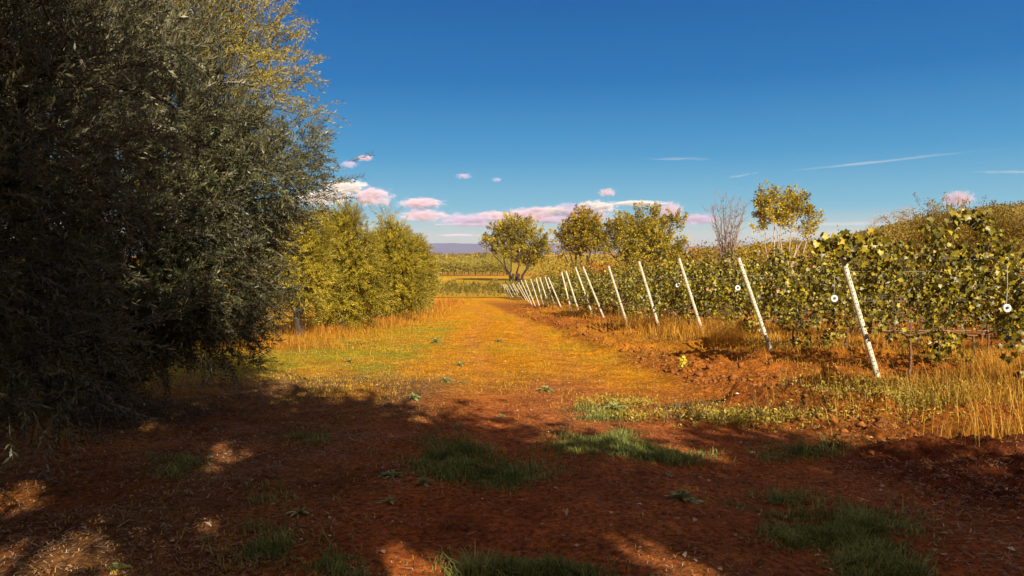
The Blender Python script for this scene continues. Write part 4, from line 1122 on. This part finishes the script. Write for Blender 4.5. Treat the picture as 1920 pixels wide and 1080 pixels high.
def cloud(px, py, w, h, m, label, rot=0, D=10500, dz=0):
    c = P(px, py, D + dz); s = D / 1400
    u = []; nu, nv_ = 20, 12
    for j in range(nv_ + 1):
        for i in range(nu):
            th = math.pi * j / nv_; ph = 2 * math.pi * i / nu
            u.append((math.sin(th) * math.cos(ph), math.sin(th) * math.sin(ph), math.cos(th)))
    q = [(j * nu + i, (j + 1) * nu + i, (j + 1) * nu + (i + 1) % nu, j * nu + (i + 1) % nu) for j in range(nv_) for i in range(nu)]
    o = mesh_obj('cloud', u, q, m); o.location = c; o.scale = (w * s * .85, min(w, 60) * s * .4, h * s * .78); o.rotation_euler = (0, R(rot), 0)
    tag(o, label, 'cloud', 'small clouds low over the horizon')
for a in [(697, 369, 62, 30, PINK, 'round pink cloud beside the tip of the dark olive'), (645, 352, 70, 26, WHITE, 'white cloud bank behind the dark olive tip'), (600, 372, 90, 26, WHITE, 'pale cloud showing through the dark olive crown'),
          (790, 381, 66, 18, PINK, 'flat pink cloud, upper of the stacked pair over the left olives'), (794, 404, 72, 20, PINK, 'flat pink cloud, lower of the stacked pair over the left olives'), (876, 412, 84, 22, MAUVE, 'mauve ragged cloud left of the round tree'),
          (930, 406, 60, 18, PINK, 'pink cloud touching the top left of the round tree'), (1000, 403, 84, 26, PINK, 'bright pink cloud over the round tree'), (1040, 394, 44, 12, WHITE, 'small bright white cloud right of the round tree top'), (1085, 398, 100, 28, MAUVE, 'mauve cloud behind the rusty tree'),
          (1120, 388, 60, 20, WHITE, 'white cloud peeping over the rusty tree'), (1195, 381, 84, 9, WHITE, 'long white streak cloud over the golden tree'), (1138, 361, 28, 14, PINK, 'small pink puff above the white streak cloud'), (1256, 398, 44, 36, PINK, 'pink cloud behind the right side of the golden tree'),
          (1310, 412, 64, 20, MAUVE, 'faint mauve cloud left of the leafless tree'), (1797, 373, 46, 26, PINK, 'single pink puff over the hillside'), (684, 296, 26, 10, PINK, 'tiny pink puff high beside the dark olive'), (870, 330, 24, 10, MAUVE, 'tiny mauve puff left of centre sky'), (932, 337, 16, 8, MAUVE, 'tiniest mauve puff in the centre sky'),
          (655, 308, 26, 12, MAUVE, 'tiny mauve wisp at the edge of the dark olive')]:
    cloud(*a)
cloud(1050, 412, 200, 14, MAUVE, 'long low mauve cloud bank behind the middle trees'); cloud(900, 421, 130, 7, MAUVE, 'thin mauve cloud shelf under the pink clouds'); cloud(1655, 302, 330, 5, WISP, 'long thin vapour trail over the right hand trees', rot=-6); cloud(1392, 329, 56, 4, WISP, 'short vapour trail above the airy tree', rot=-8)
cloud(1600, 420, 230, 9, WISP, 'flat white haze band upper over the hill skyline'); cloud(1560, 436, 300, 16, WISP, 'flat lilac haze band low over the hill skyline'); cloud(860, 441, 60, 4, MAUVE, 'thin grey cloud line right above the mountains'); cloud(1270, 298, 110, 4, WISP, 'faint vapour streak above the golden tree'); cloud(1890, 322, 110, 6, WISP, 'faint vapour streak at the right frame edge')

def haze():
    m, n, out = mat('haze_air'); v = N(n, 'ShaderNodeVolumePrincipled'); v.inputs['Color'].default_value = (.60, .66, 1, 1); v.inputs['Density'].default_value = 8.5e-5
    n.links.new(v.outputs[0], out.inputs['Volume'])
    x0, x1, y0, y1, z0, z1 = -5600, 5600, -60, 9100, -130, 140
    vs = [(x0, y0, z0), (x1, y0, z0), (x1, y1, z0), (x0, y1, z0), (x0, y0, z1), (x1, y0, z1), (x1, y1, z1), (x0, y1, z1)]
    q = [(0, 3, 2, 1), (4, 5, 6, 7), (0, 1, 5, 4), (1, 2, 6, 5), (2, 3, 7, 6), (3, 0, 4, 7)]
    tag(mesh_obj('haze', vs, q, m), 'pale blue air that fades the far mountains', 'haze', kind='stuff')
haze()
